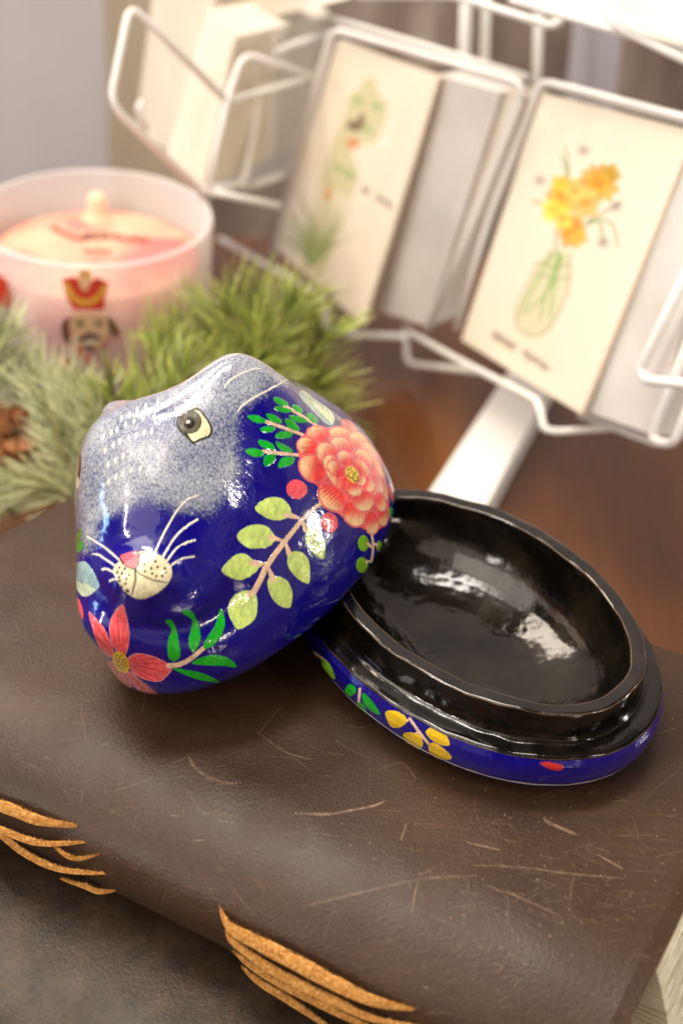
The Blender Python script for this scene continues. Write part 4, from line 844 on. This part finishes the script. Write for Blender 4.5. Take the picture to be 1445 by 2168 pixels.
def prism(poly, dvec):
    A = np.asarray(poly, float); B = A+np.asarray(dvec, float); n = len(A); return np.concatenate([A, B]), [tuple(range(n)), tuple(range(n, 2*n))[::-1]]+[(i, (i+1) % n, (i+1) % n+n, i+n) for i in range(n)]
V, F = prism(D([(1236, 20, 66), (1320, 40, 66), (1290, 320, 72), (1205, 300, 72)]), (0, 4, 0)); mk('centre_post', V, F, mat('post_enamel', (.52, .52, .60), .5), rack, smooth=False)
f0, f1, f2, f3 = at_z(1040., 840., TZ+1.6), at_z(1130., 880., TZ+1.6), at_z(1010., 1105., TZ+1.6), at_z(880., 1085., TZ+1.6)
V, F = prism([f0+(f0-f3)*1.0, f1+(f1-f2)*1.0, f2, f3], (0, 0, -1.6)); mk('foot', V, F, M_WIRE, rack, smooth=False)
# card stock
M_CARD = painted('printed_card', .65, .25); M_ENV = mat('envelope_paper', (.56, .54, .53), .7, .3)
L(M_ENV, ramp(M_ENV, noise(M_ENV, objco(M_ENV), 25, 3), [(.3, (.60, .56, .52)), (.7, (.76, .72, .69))]), bsdf(M_ENV).inputs['Base Color'])
M_CREAM = mat('cream_cards', (.72, .63, .50), .65, .3)
L(M_CREAM, ramp(M_CREAM, noise(M_CREAM, objco(M_CREAM, (1, 1, .2)), 30, 4), [(.3, (.66, .60, .50)), (.7, (.80, .75, .66))]), bsdf(M_CREAM).inputs['Base Color'])
def card(fn, q, label, back, res, painter, name='greeting_card'):
    """bilinear card between four design-plane corners, printed on its front"""
    C4 = [fn(*a) for a in q]; nx, ny = res; u, v = np.meshgrid(np.linspace(0, 1, nx), np.linspace(0, 1, ny)); u = u[..., None]; v = v[..., None]
    G = (C4[0]*(1-u)+C4[1]*u)*(1-v)+(C4[3]*(1-u)+C4[2]*u)*v; x_, y_ = proj(G.reshape(-1, 3)); p = Paint(x_, y_, (.86, .77, .63)); painter(p)
    i = np.arange(nx*ny).reshape(ny, nx); Fq = np.stack([i[:-1, :-1], i[1:, :-1], i[1:, 1:], i[:-1, 1:]], -1).reshape(-1, 4); Vf = G.reshape(-1, 3); o = len(Vf)
    Vb = Vf-back; e_ = np.concatenate([i[0], i[1:, -1], i[-1, -2::-1], i[-2:0:-1, 0]]); e2 = np.roll(e_, -1)
    return tag(mk(name, np.concatenate([Vf, Vb]), np.concatenate([Fq, Fq[:, ::-1]+o, np.stack([e_, e_+o, e2+o, e2], -1)]), M_CARD, cols=np.concatenate([p.c, p.c*0+(.78, .7, .56)]), smooth=False), label, 'card')
def squig(p, x0, y0, x1, y1, n, h, w_, col, a=.75):
    r = random.Random(int(x0)); d = np.array([x1-x0, y1-y0]); d = d/np.hypot(*d); nn = np.array([-d[1], d[0]])
    pts = [np.array([x0, y0])+(np.array([x1-x0, y1-y0]))*k/(2*n)+nn*(h if k % 2 else -h)*r.uniform(.4, 1.1) for k in range(2*n+1)]; p.stroke(pts, w_, w_, col, alpha=a)
def art2(p):
    q = lambda a: Z(2.919, 950, 250, a); r = random.Random(4); G1 = (.22, .42, .08); G2 = (.12, .24, .05)
    p.poly(q([(620, 820), (750, 830), (745, 900), (750, 1000), (720, 1120), (640, 1290), (560, 1350), (480, 1340), (420, 1280), (410, 1200), (480, 1050), (550, 900), (600, 870)]), (.62, .60, .34), alpha=.55)
    for a in ([(620, 820), (600, 880), (550, 900), (480, 1050), (410, 1210), (430, 1300), (520, 1350), (600, 1310), (660, 1230), (720, 1110), (748, 990), (745, 880), (755, 840)], [(545, 960), (640, 990), (735, 990)], [(560, 890), (650, 930), (745, 900)]): p.stroke(q(a), 4.4, 4, (.34, .34, .17), alpha=.8)
    for a in ([(640, 840), (560, 980), (480, 1130), (440, 1220)], [(680, 840), (620, 1000), (560, 1240)], [(700, 850), (620, 1050), (480, 1200)], [(680, 850), (640, 1100), (620, 1230)]): p.stroke(q(a), 7, 5, G1, alpha=.7)
    for a in ([(660, 830), (660, 700), (690, 600)], [(730, 400), (720, 300), (690, 240)], [(720, 420), (735, 300), (715, 180)], [(840, 660), (930, 630), (1000, 650), (1030, 720), (1040, 800)], [(600, 560), (560, 520), (510, 520)], [(860, 640), (960, 580), (1060, 520)], [(930, 650), (950, 740), (940, 760)]): p.stroke(q(a), 5.5, 4, G2, alpha=.8)
    for cx, cy, R, col in ((700, 480, 95, (.86, .50, .05)), (920, 400, 100, (.86, .42, .04)), (1000, 340, 50, (.62, .42, .05)), (640, 570, 60, (.86, .70, .08)), (840, 520, 90, (.88, .58, .16)), (760, 690, 88, (.85, .36, .03)), (700, 620, 60, (.88, .66, .12)), (780, 450, 60, (.88, .60, .15)), (690, 400, 40, (.88, .66, .08)), (800, 740, 45, (.88, .56, .10))):
        for k in range(11):
            a = k*.571+cx; l = R*1.25*r.uniform(.75, 1.1); X, Y = cx+math.cos(a)*l*.55, cy+math.sin(a)*l*.55; (X, Y), = q([(X, Y)]); f = r.uniform(.75, 1.12)
            p.ell(X, Y, l*.5/2.919, l*.24/2.919, math.degrees(a), tuple(min(1, v*f) for v in col), alpha=.85)
        (X, Y), = q([(cx, cy)]); p.ell(X, Y, R*.36/2.919, R*.3/2.919, 0, (.62, .26, .03), alpha=.7)
    for cx, cy in ((830, 200), (560, 385), (1030, 545), (950, 770)):
        for k in range(9): a = k*.7+cx; X, Y = cx+math.cos(a)*45, cy+math.sin(a)*40; p.stroke(q([(cx, cy), (X, Y)]), 3.4, 2.6, (.26, .20, .20), smooth=False, alpha=.7)
    squig(p, 1042, 706, 1090, 736, 8, 8, 3.4, (.22, .15, .12), .9); squig(p, 1106, 745, 1161, 780, 8, 8, 3.4, (.22, .15, .12), .9)
def art1(p):
    q = lambda a: Z(3.3875, 550, 60, a); G1 = (.50, .50, .20)
    p.poly(q([(780, 350), (820, 370), (850, 460), (910, 540), (900, 640), (840, 800), (740, 830), (650, 880), (700, 1000), (700, 1100), (640, 1200), (560, 1160), (460, 1080), (500, 880), (600, 640), (640, 500), (720, 420)]), G1, alpha=.55)
    p.poly(q([(450, 1050), (640, 1150), (650, 1250), (560, 1500), (500, 1720), (380, 1780), (310, 1650), (320, 1400), (400, 1200)]), (.62, .62, .30), alpha=.35)
    for cx, cy, a_ in ((560, 1000, 40), (640, 1050, 55), (770, 720, 45), (840, 560, 50), (700, 520, 50)): p.ell(*q([(cx, cy)])[0], a_/3.39, a_*.6/3.39, 40, (.22, .42, .10), alpha=.5)
    for cx, cy, rx, ry, c_ in ((680, 700, 60, 42, (.16, .08, .05)), (730, 650, 26, 40, (.20, .10, .04)), (665, 825, 48, 42, (.72, .26, .09)), (490, 1185, 28, 55, (.76, .36, .10)), (900, 820, 35, 45, (.90, .84, .76))): p.ell(*q([(cx, cy)])[0], rx/3.39, ry/3.39, 10, c_, alpha=.8)
    r = random.Random(9)
    for k in range(60):
        a = r.uniform(-2.6, -.4); l = r.uniform(180, 430); b = (400+r.uniform(-60, 60), 1650+r.uniform(-80, 60)); p.stroke(q([b, (b[0]+math.cos(a)*l*.5, b[1]+math.sin(a)*l*.5-20), (b[0]+math.cos(a)*l, b[1]+math.sin(a)*l)]), 6, 2.5, (.30, .38, .14), alpha=.5)
    squig(p, 767, 399, 781, 408, 3, 6, 3.4, (.22, .16, .14), .9); squig(p, 797, 416, 830, 438, 5, 6, 3.4, (.22, .16, .14), .9)
card(lambda a, b, o: on2(a, b, o), [(1147, 196, .15), (1469, 278, .15), (1229, 877, .5), (976, 719, .3)], 'cream card printed with yellow daffodils in a glass jar, in the right rack pocket', N2*.25, (330, 460), art2)
card(lambda a, b, o: on1(a, b, o), [(715, 85, .15), (928, 163, .6), (768, 689, 1.6), (580, 523, .3)], 'cream card printed with a tall green plant and orange spots, in the middle rack pocket', N1*.22, (260, 440), art1)
def block(name, P4, back, m, label, cat='card stack'):
    V, F = prism(P4, back); return tag(mk(name, V, F, m, smooth=False), label, cat)
block('envelope_stack', [on1(925, 158, .0), on1(1060, 196, .0), on1(905, 690, .1), on1(790, 655, .1)], -N1*2.2, M_ENV, 'grey envelopes behind the green plant card in the middle pocket')
block('card_stack', [on1(1000, 178, -.4), on1(1104, 205, -.4), on1(906, 692, -.1), on1(860, 680, -.1)], -N1*1.8, M_CREAM, 'beige card edges against the right bar of the middle pocket')
block('envelope_stack', [on2(1440, 280, .0), on2(1540, 300, .0), on2(1382, 922, .1), on2(1215, 862, .1)], -N2*2.4, M_ENV, 'grey envelopes behind the daffodil card in the right pocket')
block('card_stack', D([(441, 20, 56), (499, 78, 54.5), (428, 400, 56), (352, 330, 58)]), D([(700, 30, 64)])[0]-D([(499, 78, 54.5)])[0], M_CREAM, 'thick cream stack of cards standing in the left wire pocket')
block('card_stack', D([(330, -60, 60), (470, -60, 60), (380, 330, 63), (285, 280, 63)]), (1.5, 3, 0), M_CREAM, 'cream cards at the far left of the rack behind the open wire loop')
block('envelope_stack', D([(500, 190, 64), (590, 180, 66), (560, 385, 67), (445, 400, 64)]), (2, 3, 0), M_ENV, 'grey envelopes seen through the left wire pocket')
block('card_stack', D([(960, -60, 53), (1500, -60, 47), (1500, 122, 45), (1280, 65, 47), (1130, 15, 49)]), (.6, 2, .4), M_CREAM, 'pale cards hanging in the upper pocket at the top edge')
block('card_sheet', D([(1292, -60, 43.4), (1500, -60, 42), (1500, 110, 41.5), (1298, 30, 43.2)]), (.1, .3, .1), M_ENV, 'white card in the top right pocket behind the bent wire', 'card')
block('card_stack', D([(540, -80, 58), (760, -80, 57), (745, -6, 57), (640, 20, 59), (545, 40, 60)]), (.6, 3, .4), M_CREAM, 'cream cards in the upper pocket above the green plant card')
# dark shelf goods far behind the rack
M_DARK = mat('shelf_dark', (.10, .065, .045), .6)
L(M_DARK, ramp(M_DARK, noise(M_DARK, objco(M_DARK, (1, 1, .3)), 18, 4), [(.35, (.13, .09, .07)), (.55, (.28, .21, .17)), (.7, (.50, .42, .36))]), bsdf(M_DARK).inputs['Base Color'])
V, F = prism([at_plane(a, b, np.array([0, 62., 0]), np.array([0, 1., 0])) for a, b in ((590., -120.), (1700., -120.), (1700., 1000.), (400., 800.), (455., 330.))], (0, 8, 0)); tag(mk('dark_shelf', V, F, M_DARK, smooth=False), 'dark brown shelf back standing behind the wire rack', 'shelf')
V, F = prism([at_plane(a, b, np.array([0, 66., 0]), np.array([0, 1., 0])) for a, b in ((215., -150.), (640., -150.), (600., 700.), (240., 700.))], (0, 6, 0)); tag(mk('wall_shade_panel', V, F, M_PANEL, smooth=False), 'tan panel added for the shadowed wall behind the candle and left rack pocket', 'panel')  # panel added to give the wall its brownish shadow by colour
